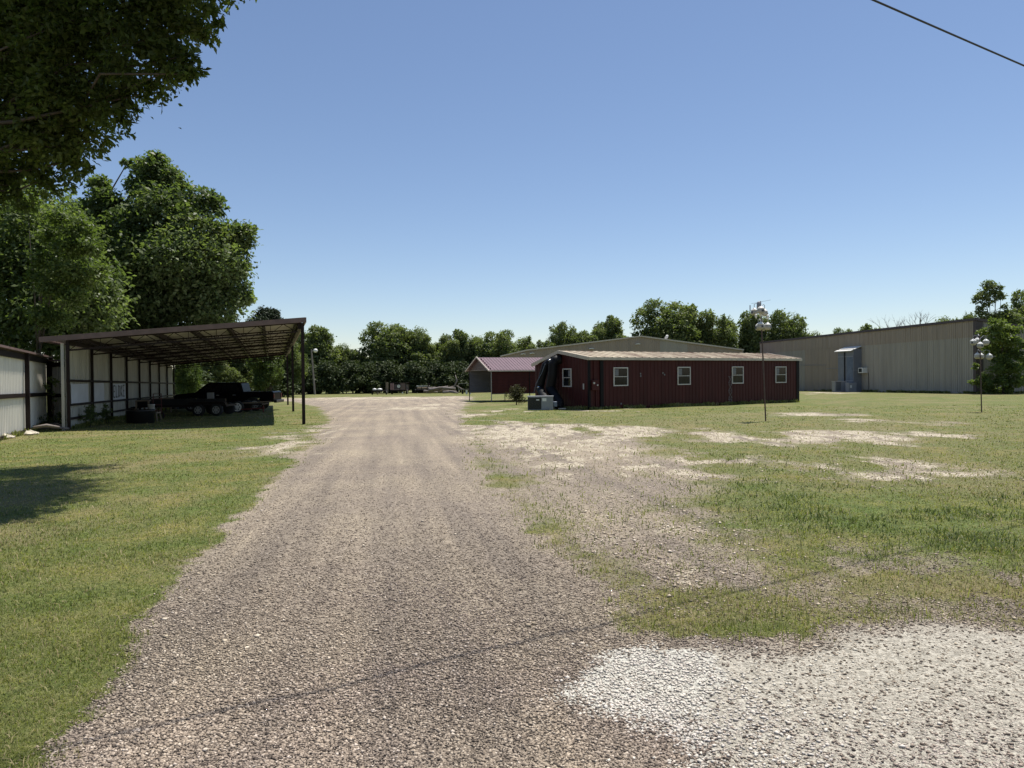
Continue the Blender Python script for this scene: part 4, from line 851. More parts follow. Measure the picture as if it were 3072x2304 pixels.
# rubble at fence corner
rr = random.Random(4)
def rock(px, py, r, lab, mm='rock', fl=.5, grp=None):
    vs = []; m = MB(); m.lathe([(.1, -.9), (.75, -.6), (1, 0), (.85, .45), (.55, .8), (.1, .95)], (0, 0, 0), 'z', 9)
    m.v = [(a*r*(1+rr.uniform(-.2, .2)), b*r*(1+rr.uniform(-.2, .2)), c*r*fl*(1+rr.uniform(-.2, .2))) for a, b, c in m.v]; m.v = [(a, b, c+.25*r*fl*math.sin(7*a/r)*math.cos(5*b/r)) for a, b, c in m.v]
    s = m.build('rock', MT[mm]); p = place(px, py); s.location = (p[0], p[1], p[2]+r*fl*.4); tag(s, lab, 'rock', grp); return s
rock(88, 1306, .17, 'largest pale limestone lump in the rubble by the fence corner', 'rock', .7, 'rubble at the fence corner')
rock(105, 1304, .13, 'mid sized pale lump just right of the largest pale lump', 'rock', .6, 'rubble at the fence corner')
rock(12, 1318, .2, 'tan rubble lump at the far left below the fence', 'rock', .6, 'rubble at the fence corner')
rock(30, 1316, .16, 'small tan lump beside the fence post foot', 'rock', .5, 'rubble at the fence corner')
for k, (px, py, l, a_) in enumerate(((150, 1292, 1.3, .2), (165, 1287, 1.0, -.2), (140, 1296, .8, .5))):
    p_ = place(px, py); s = MB().tube([(-l/2, 0, .08), (0, .03, .14), (l/2, 0, .06)], [.05, .06, .035], 8).build('cut_branch', MT['dead'], None, True)
    s.location = (p_[0], p_[1], p_[2]+.05*k); s.rotation_euler = (0, 0, a_); tag(s, ['longest cut branch lying below the short return fence', 'upper cut branch lying across the longest one', 'short cut branch nearest the pale lump'][k], 'branch', 'cut branches at the fence corner')

# ---- far objects
def far(px, py): xg, yg = gp(px, py); return xg, yg, gz(xg, yg)
# utility light pole
p_ = far(945, 1184); Yp = p_[1]; s_ = thing('light_pole', 'grey wooden pole with round white yard light before the trees', 'light pole', p_)
hp = hz(936, 1048, Yp)-p_[2]; lx = (936-945)/F*Yp
MB().tube([(0, 0, -.3), (lx, 0, hp)], [.16, .11], 10).build('pole', MT['dead'], s_)
lgx = (948.5-945)/F*Yp; lz = hz(949, 1052, Yp)-p_[2]; MB().tube([(lx, 0, hp-.3), (lgx, 0, lz)], .04, 6).build('arm', MT['acgrey'], s_)
MB().lathe([(.05, .35), (.25, .28), (.38, .05), (.3, -.25), (.08, -.35)], (lgx, 0, lz), 'z', 16).build('lamp', MT['white'], s_, True)
# box trailer
p_ = far(1194, 1183.0); Yq = p_[1]; s_ = thing('cage_trailer', 'dark high sided trailer with round spare wheel parked before the trees', 'trailer', p_)
wq = (1217-1170)/F*Yq/2; hq = (1182-1148)/F*Yq
m = MB(); m.box(-wq, wq, 0, 3.5, .55, .75); m.build('deck', MT['dark'], s_)
m = MB()
for xx in (-wq, -wq*.75, wq*.25, wq): m.bar((xx, 0, .6), (xx, 0, hq), .09); m.bar((xx, 3.5, .6), (xx, 3.5, hq), .09)
m.bar((-wq, 0, hq), (wq, 0, hq), .09); m.bar((-wq, 3.5, hq), (wq, 3.5, hq), .09); m.bar((-wq, 0, hq), (-wq, 3.5, hq), .09); m.bar((wq, 0, hq), (wq, 3.5, hq), .09); m.build('frame', MT['dark'], s_)
MB().box(wq*.3, wq-.05, .02, .08, .75, hq-.05).build('side_board', MT['fascia'], s_)
MB().box(-wq, -wq+.05, .1, 3.4, .75, hq-.05).build('side_board', MT['fascia'], s_); MB().box(-wq+.05, wq-.05, 3.42, 3.47, .75, hq-.3).build('side_board', MT['wood'], s_)
sp = wheel(s_, (.15, -.06, hq-.55), .36, .18, 'white', name='spare_wheel', rimr=.75)
for sx in (-1, 1): wheel(s_, (sx*(wq-.05), 1.5, .38), .38, .24, yaw=sx*math.pi/2)
MB().lathe([(.14, 0), (.14, .04)], (wq*.6, -.06, .25), 'y', 12).build('reflector', MT['white'], s_)
# small cart left of it
p_ = far(1136, 1184); s_ = thing('farm_cart', 'low dark two wheeled cart with pale load left of the cage trailer', 'cart', p_)
m = MB(); m.box(-1.2, 1.2, 0, 2.0, .5, .68); m.build('bed', MT['dark'], s_)
for sx in (-1, 1): wheel(s_, (sx*1.15, .6, .34), .34, .2, yaw=sx*math.pi/2)
m = MB(); m.bar((0, 0, .45), (0, -1.2, .1), .08); m.build('tongue', MT['dark'], s_)
for sx, w_ in ((-.75, .35), (.1, .45)): m = MB(); m.lathe([(w_*.6, 0), (w_, .12), (w_*.8, .28), (w_*.2, .36)], (sx, .5, .68), 'z', 12); m.build('load_sack', MT['white'], s_, True)
MB().box(.95, 1.35, 1.2, 1.3, .1, 2.0).build('tail_ramp', MT['wood'], s_)
# white topped utility bed
p_ = far(1265, 1180); s_ = thing('utility_trailer', 'low trailer with white top rails and pale load right of the cage trailer', 'trailer', p_)
m = MB(); m.box(-1.25, 1.25, 0, 3, .5, .62); m.build('deck', MT['dark'], s_)
for sx in (-1, 1): wheel(s_, (sx*1.2, 1, .36), .36, .25, yaw=sx*math.pi/2)
m = MB(); m.bar((-.9, 0, 1.3), (1.0, 0, 1.32), .12); m.bar((-.9, 3, 1.3), (1.0, 3, 1.32), .12); m.bar((-.9, 0, 1.3), (-.9, 3, 1.3), .12); m.bar((1, 0, 1.3), (1, 3, 1.3), .12); m.build('top_rail', MT['white'], s_)
m = MB()
for xx in (-1.2, -.9, 0, 1.0, 1.2): m.bar((xx, 0, .55), (xx, 0, 1.3 if abs(xx) < 1.1 else 1.0), .1)
m.build('stake', MT['dark'], s_); m = MB(); m.box(-.85, .9, .3, 2.8, .62, 1.05); m.build('load', MT['wood'], s_, bevel=.05)
m = MB(); m.tube([(1.15, 0, .9), (1.25, 0, 1.6), (1.4, 0, 1.8)], .12, 8); m.build('jack', MT['dark'], s_)
# log pile
lp = []
for k in range(16):
    px = 1292+rr.random()*82; p_ = far(px, 1179.5+rr.random()*2); l = rr.uniform(1.2, 3.5)
    s_ = MB().tube([(-l/2, 0, 0), (0, rr.uniform(-.1, .1), rr.uniform(0, .15)), (l/2, 0, 0)], [rr.uniform(.12, .24), .18, rr.uniform(.08, .2)], 8).build('cut_log', MT['dead'], None, True)
    s_.location = (p_[0], p_[1], p_[2]+.15+rr.random()*.75); s_.rotation_euler = (rr.uniform(-.1, .1), rr.uniform(-.15, .15), rr.uniform(-.5, .5)); tag(s_, 'pale cut log lying in the long heap between utility trailer and steel rack', 'log', 'cut logs heaped before the trees')
# dead snag
p_ = far(1368, 1180); m = MB(); m.tube([(0, 0, 0), (-.3, 0, 1.2), (.2, 0, 2.2), (-.1, .1, 3.2)], [.2, .16, .12, .06], 8); m.tube([(.1, 0, 1.3), (.9, 0, .8), (1.5, 0, .6)], [.12, .1, .05], 7); m.tube([(-.3, 0, 1.2), (-1.3, 0, 1.0), (-1.9, 0, 1.1)], [.12, .1, .06], 7)
s_ = m.build('dead_stump', MT['dead'], None, True); s_.location = p_; tag(s_, 'crooked pale dead stump rising behind the log heap', 'stump')
# steel rack frame
p_ = far(1390, 1180); s_ = thing('steel_rack', 'thin grey steel frame standing left of the small carport', 'frame', p_)
m = MB(); m.bar((-.8, 0, 0), (-.8, 0, 1.7), .07); m.bar((1.1, 0, 0), (1.1, 0, 1.7), .07); m.bar((-.8, 0, 1.7), (1.1, 0, 1.7), .07); m.bar((-.8, 0, .7), (1.1, 0, .7), .05); m.build('tube_frame', MT['galv'], s_)
# picnic bench
p_ = far(1397, 1182); s_ = thing('picnic_bench', 'small dark bench with pale blocks left of the small carport', 'bench', p_)
MB().box(-.9, .9, 0, .6, .65, .72).build('top', MT['dark'], s_)
for sx in (-.65, 0, .55): MB().box(sx, sx+.28, .05, .5, -.05, .65).build('leg_block', MT['white'] if sx > -.5 else MT['dark'], s_)

# ================================================================ VEGETATION
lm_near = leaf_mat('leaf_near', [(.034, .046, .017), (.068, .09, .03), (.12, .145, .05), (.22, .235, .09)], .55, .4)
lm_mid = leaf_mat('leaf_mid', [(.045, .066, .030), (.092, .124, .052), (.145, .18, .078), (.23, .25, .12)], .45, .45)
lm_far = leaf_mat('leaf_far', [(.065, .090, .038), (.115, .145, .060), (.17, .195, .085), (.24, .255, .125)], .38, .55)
lm_shade = leaf_mat('leaf_under_shade', [(.030, .042, .018), (.055, .074, .030), (.095, .116, .048)], .15, .6)  # darker leaf colour carries the deep shade under the treeline
lm_lite = leaf_mat('leaf_lite', [(.035, .055, .016), (.062, .090, .026), (.10, .135, .04), (.16, .19, .065)], .35, .5)
lm_young = leaf_mat('leaf_young', [(.055, .080, .026), (.10, .135, .042), (.16, .195, .065)], .4, .5)
lm_sap = leaf_mat('leaf_sapling', [(.055, .08, .025), (.11, .145, .045), (.18, .22, .075), (.27, .30, .12)], .45, .5)
lm_pine = leaf_mat('leaf_pine', [(.015, .025, .014), (.03, .045, .024), (.05, .065, .035)], .1, .6)
lm_bush = leaf_mat('leaf_bush', [(.03, .03, .012), (.055, .055, .02), (.08, .07, .03)], .2, .5)

def leaves(centers, radii, n, size, seed, flat=.75, cl=10, spread=.16, asp=.55, jit=.35, shell=.55):
    """n leaves in twig clusters spread through the outer volume of ellipsoidal lobes"""
    g = np.random.default_rng(seed); C = np.array(centers); Rr = np.array(radii)
    wgt = (Rr**2).sum(1) if Rr.ndim == 2 else Rr**2; wgt = wgt/wgt.sum(); nc = max(1, n//cl)
    li = g.choice(len(C), nc, p=wgt); d = g.normal(size=(nc, 3)); d /= np.linalg.norm(d, axis=1)[:, None]
    rad = shell+(1-shell)*g.random(nc)**.6; rr_ = Rr[li] if Rr.ndim == 2 else Rr[li][:, None]*np.array([1, 1, flat])
    nzv = 1+jit*(g.random(nc)-.5); nzv = np.where(g.random(nc) < .10, nzv+.28*g.random(nc), nzv)
    tw = C[li]+d*rr_*(rad*nzv)[:, None]
    P = np.repeat(tw, cl, 0); Dn = np.repeat(d, cl, 0); N_ = len(P); mr = np.repeat(rr_.mean(1), cl)
    sps = np.repeat(spread*(.45+1.1*g.random(nc)), cl); P = P+g.normal(size=(N_, 3))*(mr*sps)[:, None]*np.array([1, 1, .7])
    nrm = Dn*.5+np.array([0, 0, .75])+g.normal(size=(N_, 3))*.75; nrm /= np.linalg.norm(nrm, axis=1)[:, None]
    t = g.normal(size=(N_, 3))+Dn*.6-np.array([0, 0, .35]); t -= nrm*(t*nrm).sum(1)[:, None]; t /= np.linalg.norm(t, axis=1)[:, None]
    b_ = np.cross(nrm, t); s = size*(.6+.8*g.random(N_))[:, None]
    fold = nrm*s*.12
    V = np.stack([P, P+t*s*.5+b_*s*asp*.5+fold, P+t*s, P+t*s*.5-b_*s*asp*.5+fold], 1).reshape(-1, 3)
    Fq = (np.arange(N_)[:, None]*4+np.arange(4)[None]); return V, Fq, tw
def limbs(mb, root, centers, r0_, seed, sub=5):
    g = random.Random(seed)
    for c in centers:
        c = Vector(c); st = Vector((root.x*.0+root.x, root.y, root.z*(.55+.45*g.random()))) ; mid = st.lerp(c, .5)+Vector((g.uniform(-.3, .3), g.uniform(-.3, .3), g.uniform(.1, .6)))*((c-st).length*.15)
        mb.tube([st, mid, c], [r0_*.5, r0_*.3, r0_*.08], 6)
def tree_parts(seed, h, rw, n, size, lm, nl=16, base=.25, lobe=.36, shape='round', trunk_r=.2, flat=.8, shell=.55, explicit=None):
    g = random.Random(seed); cs = []; rs = []
    if explicit: cs = [c[:3] for c in explicit]; rs = [c[3] for c in explicit]
    else:
        for i in range(nl):
            t = (i+.5)/nl; z = base+(1-base)*(.12+.76*t); 
            if shape == 'round': env = math.sqrt(max(.05, 1-((t-.42)/.62)**2))
            elif shape == 'cone': env = 1.05-.75*t
            elif shape == 'wide': env = math.sqrt(max(.1, 1-(t-.2)**2))
            else: env = .8
            a = i*2.4+g.uniform(-.6, .6); q = env*rw*(.35+.4*g.random()); lr = rw*lobe*(.75+.55*g.random())*(1-.25*t)
            cs.append((math.cos(a)*q, math.sin(a)*q, z*h)); rs.append(lr)
        cs.append((0, 0, h*.62)); rs.append(rw*.5)
        for i in range(nl):                  # little outer tufts break the outline
            j = g.randrange(nl); a = g.random()*6.28; el = g.uniform(-.2, 1.3); k = rs[j]*1.05
            cs.append((cs[j][0]+math.cos(a)*math.cos(el)*k, cs[j][1]+math.sin(a)*math.cos(el)*k, min(h*.985, cs[j][2]+math.sin(el)*k))); rs.append(rs[j]*.42)
    V, Fq, tw = leaves(cs, rs, n, size, seed, flat=flat, shell=shell)
    mb = MB(); mb.tube([(0, 0, -.4), (0.05*h*.1, 0, h*.25), (0, .02*h, h*.62)], [trunk_r*1.3, trunk_r, trunk_r*.45], 9); limbs(mb, Vector((0, 0, h*.5)), cs[:nl+1], trunk_r*.8, seed)
    return V, Fq, mb, lm
def mk_tree(name, label, cat, seed, h, rw, n, size, lm, loc, group=None, rot=0, barkm='bark', **kw):
    V, Fq, mb, lm = tree_parts(seed, h, rw, n, size, lm, **kw)
    t = thing(name, label, cat, loc, rot, group)
    np_mesh('crown', V, Fq, lm, t); mb.build('trunk', MT[barkm], t, True); return t

# near overhanging tree (upper left): visible crown lobes, then unseen ones added for lawn shade
def W(px, py, Y): p = at(px, py, Y); return p
troot = Vector((-13.5, 12.5, gz(0, 12.5)))
nl_ = []
for (dx, dy, Y, r_) in [(60, 40, 12, 1.3), (190, 30, 11.5, 1.2), (320, 40, 11.2, 1.1), (410, 35, 11, .75), (445, 60, 11, .4), (380, 125, 11, .5), (400, 160, 10.8, .3), (360, 155, 11.2, .45), (300, 130, 11.3, .95), (180, 150, 11.8, 1.3), (60, 170, 12.4, 1.5), (-60, 100, 12.5, 1.8), (270, 215, 11.6, .42), (235, 235, 11.5, .6), (300, 205, 11.4, .28), (140, 270, 12, 1.0), (200, 305, 12, .40), (160, 345, 12.2, .42), (60, 330, 12.6, 1.1), (-40, 300, 13, 1.5), (30, 60, 11.5, .8), (110, 60, 11, .8), (40, 230, 12, .9), (130, 210, 11.5, .8), (90, 300, 12, .8), (100, 385, 12.6, .5), (20, 400, 12.8, .6), (-50, 400, 13, .9), (-120, 200, 13, 2), (120, -80, 11.5, 1.8), (330, -70, 11, 1.5), (480, -90, 10.8, 1.0), (-60, -120, 12, 2.2), (240, -220, 12.5, 2.2), (60, -300, 13.5, 2.2), (440, -230, 12.5, 1.6)]:
    p = W(dx*1.389, dy*1.389, Y)-troot; nl_.append((p.x, p.y, p.z, r_*.74))
for (x_, y_, z_, r_) in [(-2, 1, 9, 2.4), (-3, -1, 7, 2.0), (-1, 0, 11.5, 2.3)]: nl_.append((x_, y_, z_, r_))
for (x_, y_, z_, r_) in [(-4.9, 13.6, 11.3, 1.2), (-4.6, 12.4, 11, 1.0), (-5.6, 14.6, 12, 1.3), (-6.4, 16.5, 12.4, .9), (-4.6, 11.2, 10.3, .9), (-6.0, 16.9, 12.8, 1.1), (-4.9, 13.0, 11.8, 1.2), (-5.8, 12.0, 11.6, 1.3), (-6.6, 13.8, 11.6, 1.3), (-7.8, 15.6, 11.8, 1.1), (-8.8, 14.2, 11.2, 1.3), (-8.4, 16.6, 12.2, .9), (-9.8, 16.6, 12, 1.2), (-7, 11.4, 10.6, 1.2)]: nl_.append((x_-troot.x, y_-troot.y, z_-troot.z, r_))  # unseen lobes above the frame, added to cast shade on the left lawn
cs = [c[:3] for c in nl_]; rs = [c[3] for c in nl_]
V, Fq, tw = leaves(cs, rs, 190000, .11, 11, flat=.85, cl=26, spread=.13, asp=.5, shell=.25, jit=.7)
nt = thing('shade_tree', 'large dark leafy tree overhanging the upper left corner', 'tree', troot)
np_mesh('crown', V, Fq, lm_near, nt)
mb = MB(); mb.tube([(0, 0, -.4), (.1, 0, 2.2), (.35, .1, 4.5), (.7, 0, 7.5), (.9, .2, 10)], [.42, .34, .28, .18, .08], 12)
rb2 = random.Random(3)
for c in cs:
    a0 = Vector((.5, .05, 2.6+c[2]*.42)); e0 = Vector(c); L0 = (e0-a0).length; j = lambda k: Vector((rb2.uniform(-1, 1), rb2.uniform(-1, 1), rb2.uniform(-.5, 1)))*L0*k
    mb.tube([a0, a0.lerp(e0, .3)+j(.08), a0.lerp(e0, .6)+j(.08), a0.lerp(e0, .8)+j(.05), e0], [.08, .05, .032, .02, .008], 6)
mb.build('trunk', MT['bark'], nt, True)

# mid tree behind carport wall
def crown_from(pxs, Ym, root):
    out = []
    for (dx, dy, oy, r_) in pxs:
        p = W(dx*1.389, dy*1.389, Ym+oy)-root; out.append((p.x, p.y, p.z, r_))
    return out
r2 = Vector((-27.5, 42, gz(0, 42)))
ex = crown_from([(335, 372, 0, .95), (305, 358, .5, .55), (275, 352, .5, .28), (368, 390, 0, .8), (340, 345, 0, .5), (300, 400, .3, .7), (330, 415, 0, .9), (395, 425, 0, 1.0), (445, 435, -.5, .75), (465, 428, 0, .4), (475, 452, 0, .4), (350, 455, -1, 1.5), (290, 480, -1, 1.3), (225, 440, 0, 1.0), (212, 395, 0, .5), (250, 455, 0, .9), (420, 500, -1, 1.6), (490, 520, 0, 1.2), (525, 510, 0, .8), (540, 500, 0, .45), (470, 570, -1, 1.6), (500, 585, .5, .9), (430, 620, -1, 1.7), (505, 630, 0, 1.0), (530, 645, 0, .4), (380, 560, -2, 2.0), (310, 560, -1, 2.0), (330, 640, -1, 2.0), (470, 670, -1, 1.3), (395, 680, 0, 1.7), (240, 520, 1, 1.9), (230, 620, 0, 2.0), (300, 690, 0, 1.8), (180, 480, 1, 1.5), (170, 570, 1, 1.9), (350, 540, 4, 2.0), (300, 600, 5, 2.6), (400, 600, 3, 1.8), (230, 690, 1, 1.8)], 41, r2)
mk_tree('broadleaf_tree', 'tall lobed green tree rising behind the long carport', 'tree', 21, 15, 8, 115000, .25, lm_mid, r2, explicit=ex, trunk_r=.35, shell=.45, flat=.85)
r3 = Vector((-31, 36.5, gz(0, 36)))
ex = crown_from([(60, 500, 0, 1.8), (20, 560, 0, 2.0), (90, 590, 0, 1.9), (40, 660, 0, 2.0), (110, 680, -1, 1.6), (150, 640, 0, 1.4), (-40, 600, 1, 2.4), (-40, 500, 1, 2.2), (0, 730, 0, 1.6), (70, 735, 0, 1.5), (140, 730, 0, 1.3), (190, 610, 0, 1.5), (200, 660, 0, 1.4), (130, 560, 2, 1.6), (150, 500, 3, 1.3), (80, 450, 2, 1.6), (-30, 430, 2, 2.0), (185, 700, 0, 1.2)], 33, r3)
mk_tree('broadleaf_tree', 'dark dense tree filling the gap above the white sheet fence', 'tree', 22, 13, 7, 52000, .22, lm_mid, r3, explicit=ex, trunk_r=.3, shell=.4, flat=.9)
r4 = Vector((-21.5, 31, gz(0, 31)))
ex = crown_from([(130, 472, 0, .5), (165, 490, 0, .6), (112, 505, .5, .5), (150, 530, 0, .7), (195, 535, 0, .5), (90, 560, 0, .5), (145, 585, 0, .7), (190, 600, .5, .6), (110, 620, 0, .6), (215, 585, 1, .4), (160, 640, 0, .6), (75, 600, 0, .4), (95, 680, 0, .6), (60, 440, 1, .5), (130, 690, 0, .5)], 29.5, r4)
mk_tree('young_tree', 'slender yellow green sunlit tree in front of the dark left trees', 'tree', 23, 9.5, 2.5, 13000, .15, lm_young, r4, explicit=ex, trunk_r=.07, shell=.1, flat=.8)

# far tree prototypes and copies
protos = []
for k, (hh, rw, kw) in enumerate([(12, 5.2, dict(nl=18, shape='round', base=.12, lobe=.34)), (12, 5.6, dict(nl=22, shape='wide', base=.1, lobe=.30)), (12, 4.4, dict(nl=16, shape='cone', base=.12, lobe=.38)), (12, 4.8, dict(nl=15, shape='round', base=.18, lobe=.30))]):
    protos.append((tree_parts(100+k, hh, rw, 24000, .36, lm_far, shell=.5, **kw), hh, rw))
pm = []
for (pp, hh, rw) in protos:
    V, Fq, mb, lm = pp; pm.append((V, Fq, mb, hh, rw))
first = {}
def far_tree(k, dx, dtop, dhw, Y, label, seed, name='woodland_tree', lmx=None, group='trees along the back of the lot'):
    if 115 <= Y < 136: Y = 130+(Y-115)*.5
    px = dx*1.389; X = (px-1536)/F*Y; gzv = gz(0, Y); h = hz(px, dtop*1.389, Y)-gzv; rw_ = dhw*1.389/F*Y
    V, Fq, mb, hh, rw = pm[k]; key = (k, lmx)
    if key not in first:
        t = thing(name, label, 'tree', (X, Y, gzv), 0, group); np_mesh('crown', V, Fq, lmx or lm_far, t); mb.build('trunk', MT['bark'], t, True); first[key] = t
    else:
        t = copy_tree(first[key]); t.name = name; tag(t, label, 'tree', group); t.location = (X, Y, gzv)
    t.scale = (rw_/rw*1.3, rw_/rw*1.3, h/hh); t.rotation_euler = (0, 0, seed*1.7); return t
FT = [(2, 690, 703, 44, 117, 'tall dark tree just right of the near carport post'),
      (0, 655, 712, 40, 122, 'dark tree directly behind the near carport post'), (1, 728, 738, 34, 124, 'lower tree on the left side of the sky notch'),
      (3, 762, 752, 26, 126, 'smallest tree at the bottom of the sky notch'), (0, 838, 690, 56, 126, 'largest rounded tree right of the sky notch'),
      (1, 892, 703, 48, 128, 'broad tree joined to the right of the largest rounded tree'), (0, 935, 735, 34, 130, 'short dark tree before the mid gap of the treeline'),
      (3, 985, 708, 34, 132, 'upright tree rising above the small carport left end'), (1, 1035, 722, 44, 134, 'low broad tree behind the small carport gable'),
      (0, 1080, 708, 42, 136, 'rounded tree above the small carport ridge'), (1, 1130, 724, 40, 134, 'low tree above where the small carport meets the red building'),
      (3, 1172, 732, 32, 136, 'low tree left of the gable warehouse roof slope'), (0, 1218, 690, 32, 140, 'narrow tree left of the gable warehouse ridge'),
      (2, 1265, 712, 32, 138, 'short tree close left of the warehouse ridge'), (3, 1315, 678, 40, 142, 'open crowned tree just left of the warehouse ridge'),
      (0, 1440, 640, 66, 145, 'tallest rounded tree behind the gable warehouse roof'), (3, 1500, 655, 45, 148, 'tree merged to the right of the tallest rounded tree'),
      (1, 1560, 678, 46, 146, 'mid height tree behind the right roof slope'), (2, 1625, 672, 42, 148, 'tree behind the taller martin pole'),
      (0, 1692, 664, 46, 147, 'rounded tree right of the taller martin pole'), (1, 1745, 712, 34, 150, 'low tree at the left end of the big warehouse'),
      (1, 1790, 722, 30, 155, 'lowest tree peeking over the big warehouse roof'), (0, 1822, 703, 26, 152, 'small left tree above the big warehouse'), (3, 1880, 697, 34, 152, 'wide small tree above the middle of the big warehouse'),
      (2, 1960, 705, 40, 150, 'green shrubby tree under the bare branches'), (1, 2055, 678, 44, 140, 'flat topped tree above the right part of the warehouse'),
      (1, 2098, 670, 26, 130, 'dark tree below the tall irregular tree at right'), (0, 2225, 612, 42, 125, 'large dark tree cut by the right edge'), (1, 2165, 672, 34, 140, 'low dense tree left of the right edge tree')]
for i, (k, dx, dt, hw, Y, lab) in enumerate(FT): far_tree(k, dx, dt, hw, Y, lab, i)
for i, (k, dx, dt, hw, Y, lab) in enumerate([(1, 1780, 728, 40, 158, 'low dark tree at the far left end of the big warehouse roof'), (2, 1845, 722, 40, 158, 'low tree filling between the two small trees above the warehouse'), (1, 1915, 712, 36, 156, 'low tree just left of the forked leafless tree'), (0, 2005, 700, 36, 154, 'low green tree right of the fuller leafless tree'), (1, 2085, 682, 40, 150, 'low dark tree joined to the flat topped tree'), (0, 788, 757, 22, 132, 'lowest tree closing the bottom of the sky notch'), (3, 960, 738, 40, 140, 'low tree filling the mid gap of the treeline'), (2, 1350, 722, 34, 150, 'low tree just behind the left slope near the warehouse ridge'), (0, 1245, 722, 30, 150, 'low filler tree between the two narrow trees left of the ridge')]): far_tree(k, dx, dt, hw, Y, lab, i+70)
# tall irregular tree at right
r5 = Vector(((2150*1.389-1536)/F*128, 128, gz(0, 128)))
ex = crown_from([(2136, 616, 0, 1.1), (2152, 625, 0, .9), (2148, 638, 0, 1.2), (2122, 636, 0, 1.0), (2108, 646, 0, .8), (2130, 652, 0, .9), (2118, 664, 0, .6), (2162, 640, 0, .6), (2170, 662, 0, .5), (2175, 675, 0, .7), (2120, 680, 0, 1.2), (2150, 692, 0, 1.8), (2180, 692, 0, 1.8)], 128, r5)
mk_tree('irregular_tree', 'tall sparse tree with a lopsided clumped top above the warehouse corner', 'tree', 31, 19, 4, 8000, .38, lm_far, r5, explicit=ex, trunk_r=.3, shell=.35, flat=1)
# dome pine
Yp = 92; pxp = 582*1.389; gp_ = gz(0, Yp); hpn = hz(pxp, 655*1.389, Yp)-gp_
ex = []
gg_ = random.Random(5)
for i in range(34):
    a = gg_.random()*6.28; q = gg_.random()**.5*2.4; zz_ = hpn-1.0-(q/2.6)**2*2.2-gg_.random()*2.0; ex.append((math.cos(a)*q, math.sin(a)*q, zz_, .85))
mk_tree('dome_pine', 'rounded dome topped pine showing above the carport roof', 'tree', 33, hpn, 3, 26000, .26, lm_pine, ((pxp-1536)/F*Yp, Yp, gp_), explicit=ex, trunk_r=.3, shell=.5, flat=.8)
# trees seen below the carport roof
for i, (dx, dt, hw, Y, lm_, lab) in enumerate([(405, 762, 26, 66, lm_lite, 'sunlit yellow green tree seen at the end of the carport wall'), (460, 745, 40, 80, lm_far, 'dark tree seen under the carport roof left of centre'), (520, 740, 42, 84, lm_far, 'dark tree seen under the carport roof over the truck'), (575, 735, 36, 76, lm_lite, 'paler green tree seen under the carport roof near the posts'), (620, 730, 34, 100, lm_far, 'tree seen between the right carport posts')]):
    far_tree(i % 4, dx, dt, hw, Y, lab, i+40, lmx=lm_ if lm_ is not lm_far else None)
# understory bushes
bm_ = tree_parts(150, 5, 3.2, 9000, .34, lm_far, nl=12, shape='wide', base=0, lobe=.42, trunk_r=.06)
ub_ = None
spots = [(400, 800, 72), (440, 805, 84), (490, 800, 88), (540, 800, 92), (590, 795, 98), (640, 790, 124), (675, 780, 125), (712, 784, 126), (748, 785, 127), (785, 787, 127), (820, 785, 128), (858, 783, 128), (895, 785, 128), (930, 785, 129), (965, 787, 129), (1000, 785, 130)]
ulab = ['just past the carport wall end', 'left of the truck cab', 'behind the truck cab', 'behind the truck bed', 'behind the truck tail', 'behind the near carport post', 'left of the yard light pole', 'right of the yard light pole', 'below the left side of the sky notch', 'below the sky notch', 'left of the farm cart', 'behind the farm cart', 'behind the cage trailer', 'left of the utility trailer', 'behind the utility trailer', 'behind the log heap']
for i, (dx, dt, Y) in enumerate(spots):
    px = dx*1.389; X = (px-1536)/F*Y; g0 = gz(0, Y); h = hz(px, dt*1.389, Y)-g0
    lab = 'dense dark bush ' + ulab[i]
    if ub_ is None:
        V, Fq, mb, _ = bm_; ub_ = thing('understory_bush', lab, 'bush', (X, Y, g0), 0, 'bushes under the treeline'); np_mesh('foliage', V, Fq, lm_shade, ub_); mb.build('stem', MT['bark'], ub_, True); t = ub_
    else: t = copy_tree(ub_); t.name = 'understory_bush'; tag(t, lab); t.location = (X, Y, g0)
    t.scale = (1.35, 1.0, h/5); t.rotation_euler = (0, 0, i*1.3)
# bare trees
def bare(px, pyt, Y, seed, lab):
    g = random.Random(seed); gz0 = gz(0, Y); h = hz(px, pyt, Y)-gz0; t = thing('bare_tree', lab, 'tree', ((px-1536)/F*Y, Y, gz0), 0, 'bare trees behind the warehouse')
    MB().tube([(0, 0, -.3), (0, 0, h*.55)], [.28, .18], 8).build('trunk', MT['dead'], t, True); m = MB()
    def br(p, d, l, r_, dep):
        q = p+d*l; m.tube([p, p.lerp(q, .5)+Vector((g.uniform(-.1, .1), 0, g.uniform(-.05, .1)))*l, q], [r_, r_*.75, r_*.5], 5)
        if dep:
            for _ in range(3): br(p.lerp(q, g.uniform(.5, 1)), (d+Vector((g.uniform(-.7, .7), g.uniform(-.6, .6), g.uniform(-.1, .5)))).normalized(), l*g.uniform(.5, .75), r_*.5, dep-1)
    for _ in range(4): br(Vector((0, 0, h*g.uniform(.42, .55))), Vector((g.uniform(-.6, .6), g.uniform(-.4, .4), 1)).normalized(), h*.24, .12, 3)
    m.build('branches', MT['dead'], t); return t
bare(2690, 945, 150, 3, 'leafless forked tree above the middle of the warehouse roof'); bare(2764, 928, 150, 8, 'fuller leafless tree right of the forked one')
bare(2798, 950, 152, 12, 'lowest leafless tree above the warehouse roof')
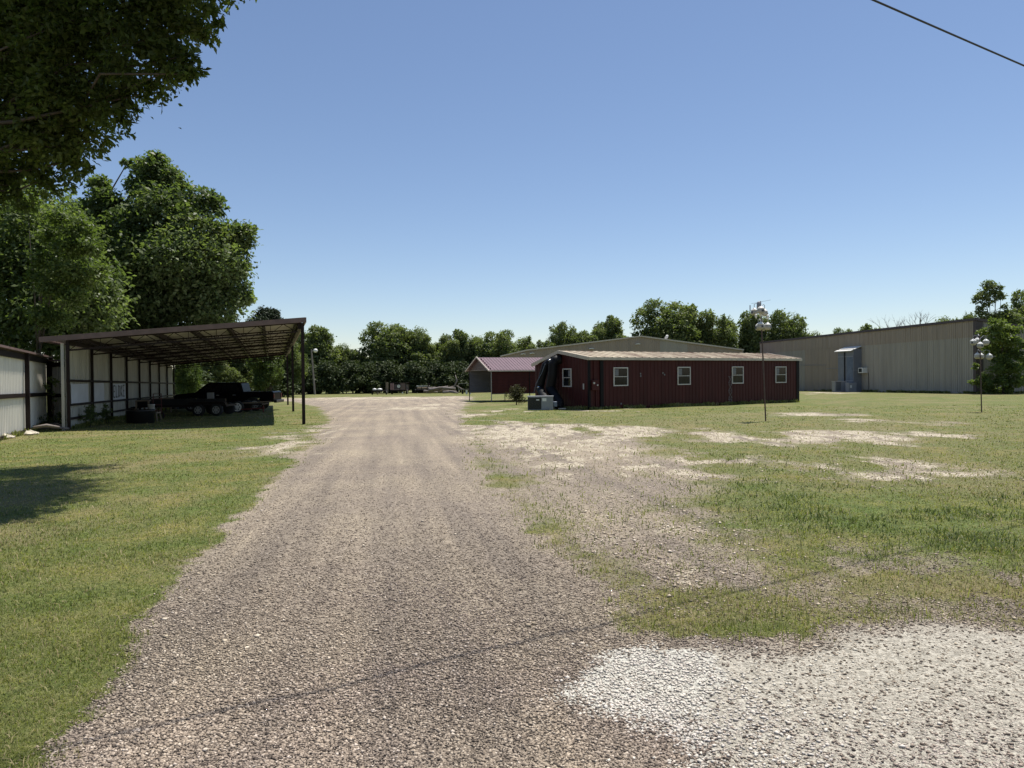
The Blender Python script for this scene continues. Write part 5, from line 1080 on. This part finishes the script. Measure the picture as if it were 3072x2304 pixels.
# big shrubby sapling at warehouse corner
Ys = 70.5; rs_ = Vector(((3010-1536)/F*Ys, Ys, gz(0, Ys))); ex = []
for (cx, cy, r_) in [(1900, 520, 1.1), (1850, 570, .8), (2000, 560, 1.2), (2080, 560, .8), (1900, 640, 1.1), (2010, 660, 1.3), (2140, 660, 1.1), (2190, 700, 1.0), (1930, 750, 1.2), (2060, 780, 1.3), (2160, 820, 1.3), (1960, 860, 1.2), (1900, 950, 1.0), (2030, 930, 1.3), (2140, 940, 1.3), (1850, 1030, .9), (1960, 1050, 1.2), (2080, 1060, 1.2), (2200, 1060, 1.2), (1850, 1120, .7), (2240, 900, 1.3), (1930, 1140, .9), (2050, 1150, .9), (1700, 1065, .5), (1750, 1075, .5), (1690, 915, .45), (1820, 1080, .6), (1890, 480, .6), (1830, 690, .6), (2260, 760, 1.0)]:
    p = W(2400+cx*.3038, 820+cy*.3038, Ys)-rs_; ex.append((p.x, p.y+random.Random(cx).uniform(-.8, .8), p.z, r_*(.68 if cx < 2100 else .5)))
mk_tree('corner_sapling', 'bright green bushy tree growing against the warehouse corner', 'tree', 51, 8, 4, 17000, .24, lm_sap, rs_, explicit=ex, trunk_r=.1, shell=.3, flat=.75)
# small bush in front of the small carport
pb = place(1549, 1214); Yb = pb[1]
mk_tree('small_bush', 'small round olive bush in the grass before the small carport', 'bush', 61, 1.55, .85, 6000, .07, lm_bush, pb, nl=12, shape='round', base=.1, lobe=.4, trunk_r=.035, shell=.2)
# vine at fence corner and weeds along the wall
rv = Vector((-18.1, 26.9, gz(0, 27))); ex = [(0, 0, 1.95, .14), (.15, 0, 1.85, .16), (-.2, 0, 1.7, .16), (.35, .1, 1.7, .12), (0, 0, 1.4, .10), (.1, 0, 1.1, .10), (-.1, 0, .8, .10), (.25, 0, .6, .14), (0, 0, .35, .35), (.4, 0, .3, .3), (-.35, 0, .25, .3)]
mk_tree('fence_vine', 'leafy vine climbing the corner post of the sheet fence', 'vine', 71, 2.0, .5, 1100, .08, lm_mid, rv, explicit=ex, trunk_r=.02, shell=.1)
for k, (t_, r_, lab) in enumerate(((1.9, .42, 'dark leafy weed clump against the first carport wall bay'), (4.7, .30, 'small weed clump against the second carport wall bay'))):
    p_ = c0+d1*t_+n1_*.35; p_.z = gz(0, p_.y); mk_tree('wall_weed', lab, 'weed', 80+k, .9, r_, 900, .08, lm_mid, p_, group='weeds along the carport wall', nl=6, shape='wide', base=.1, lobe=.5, trunk_r=.012, shell=.1)
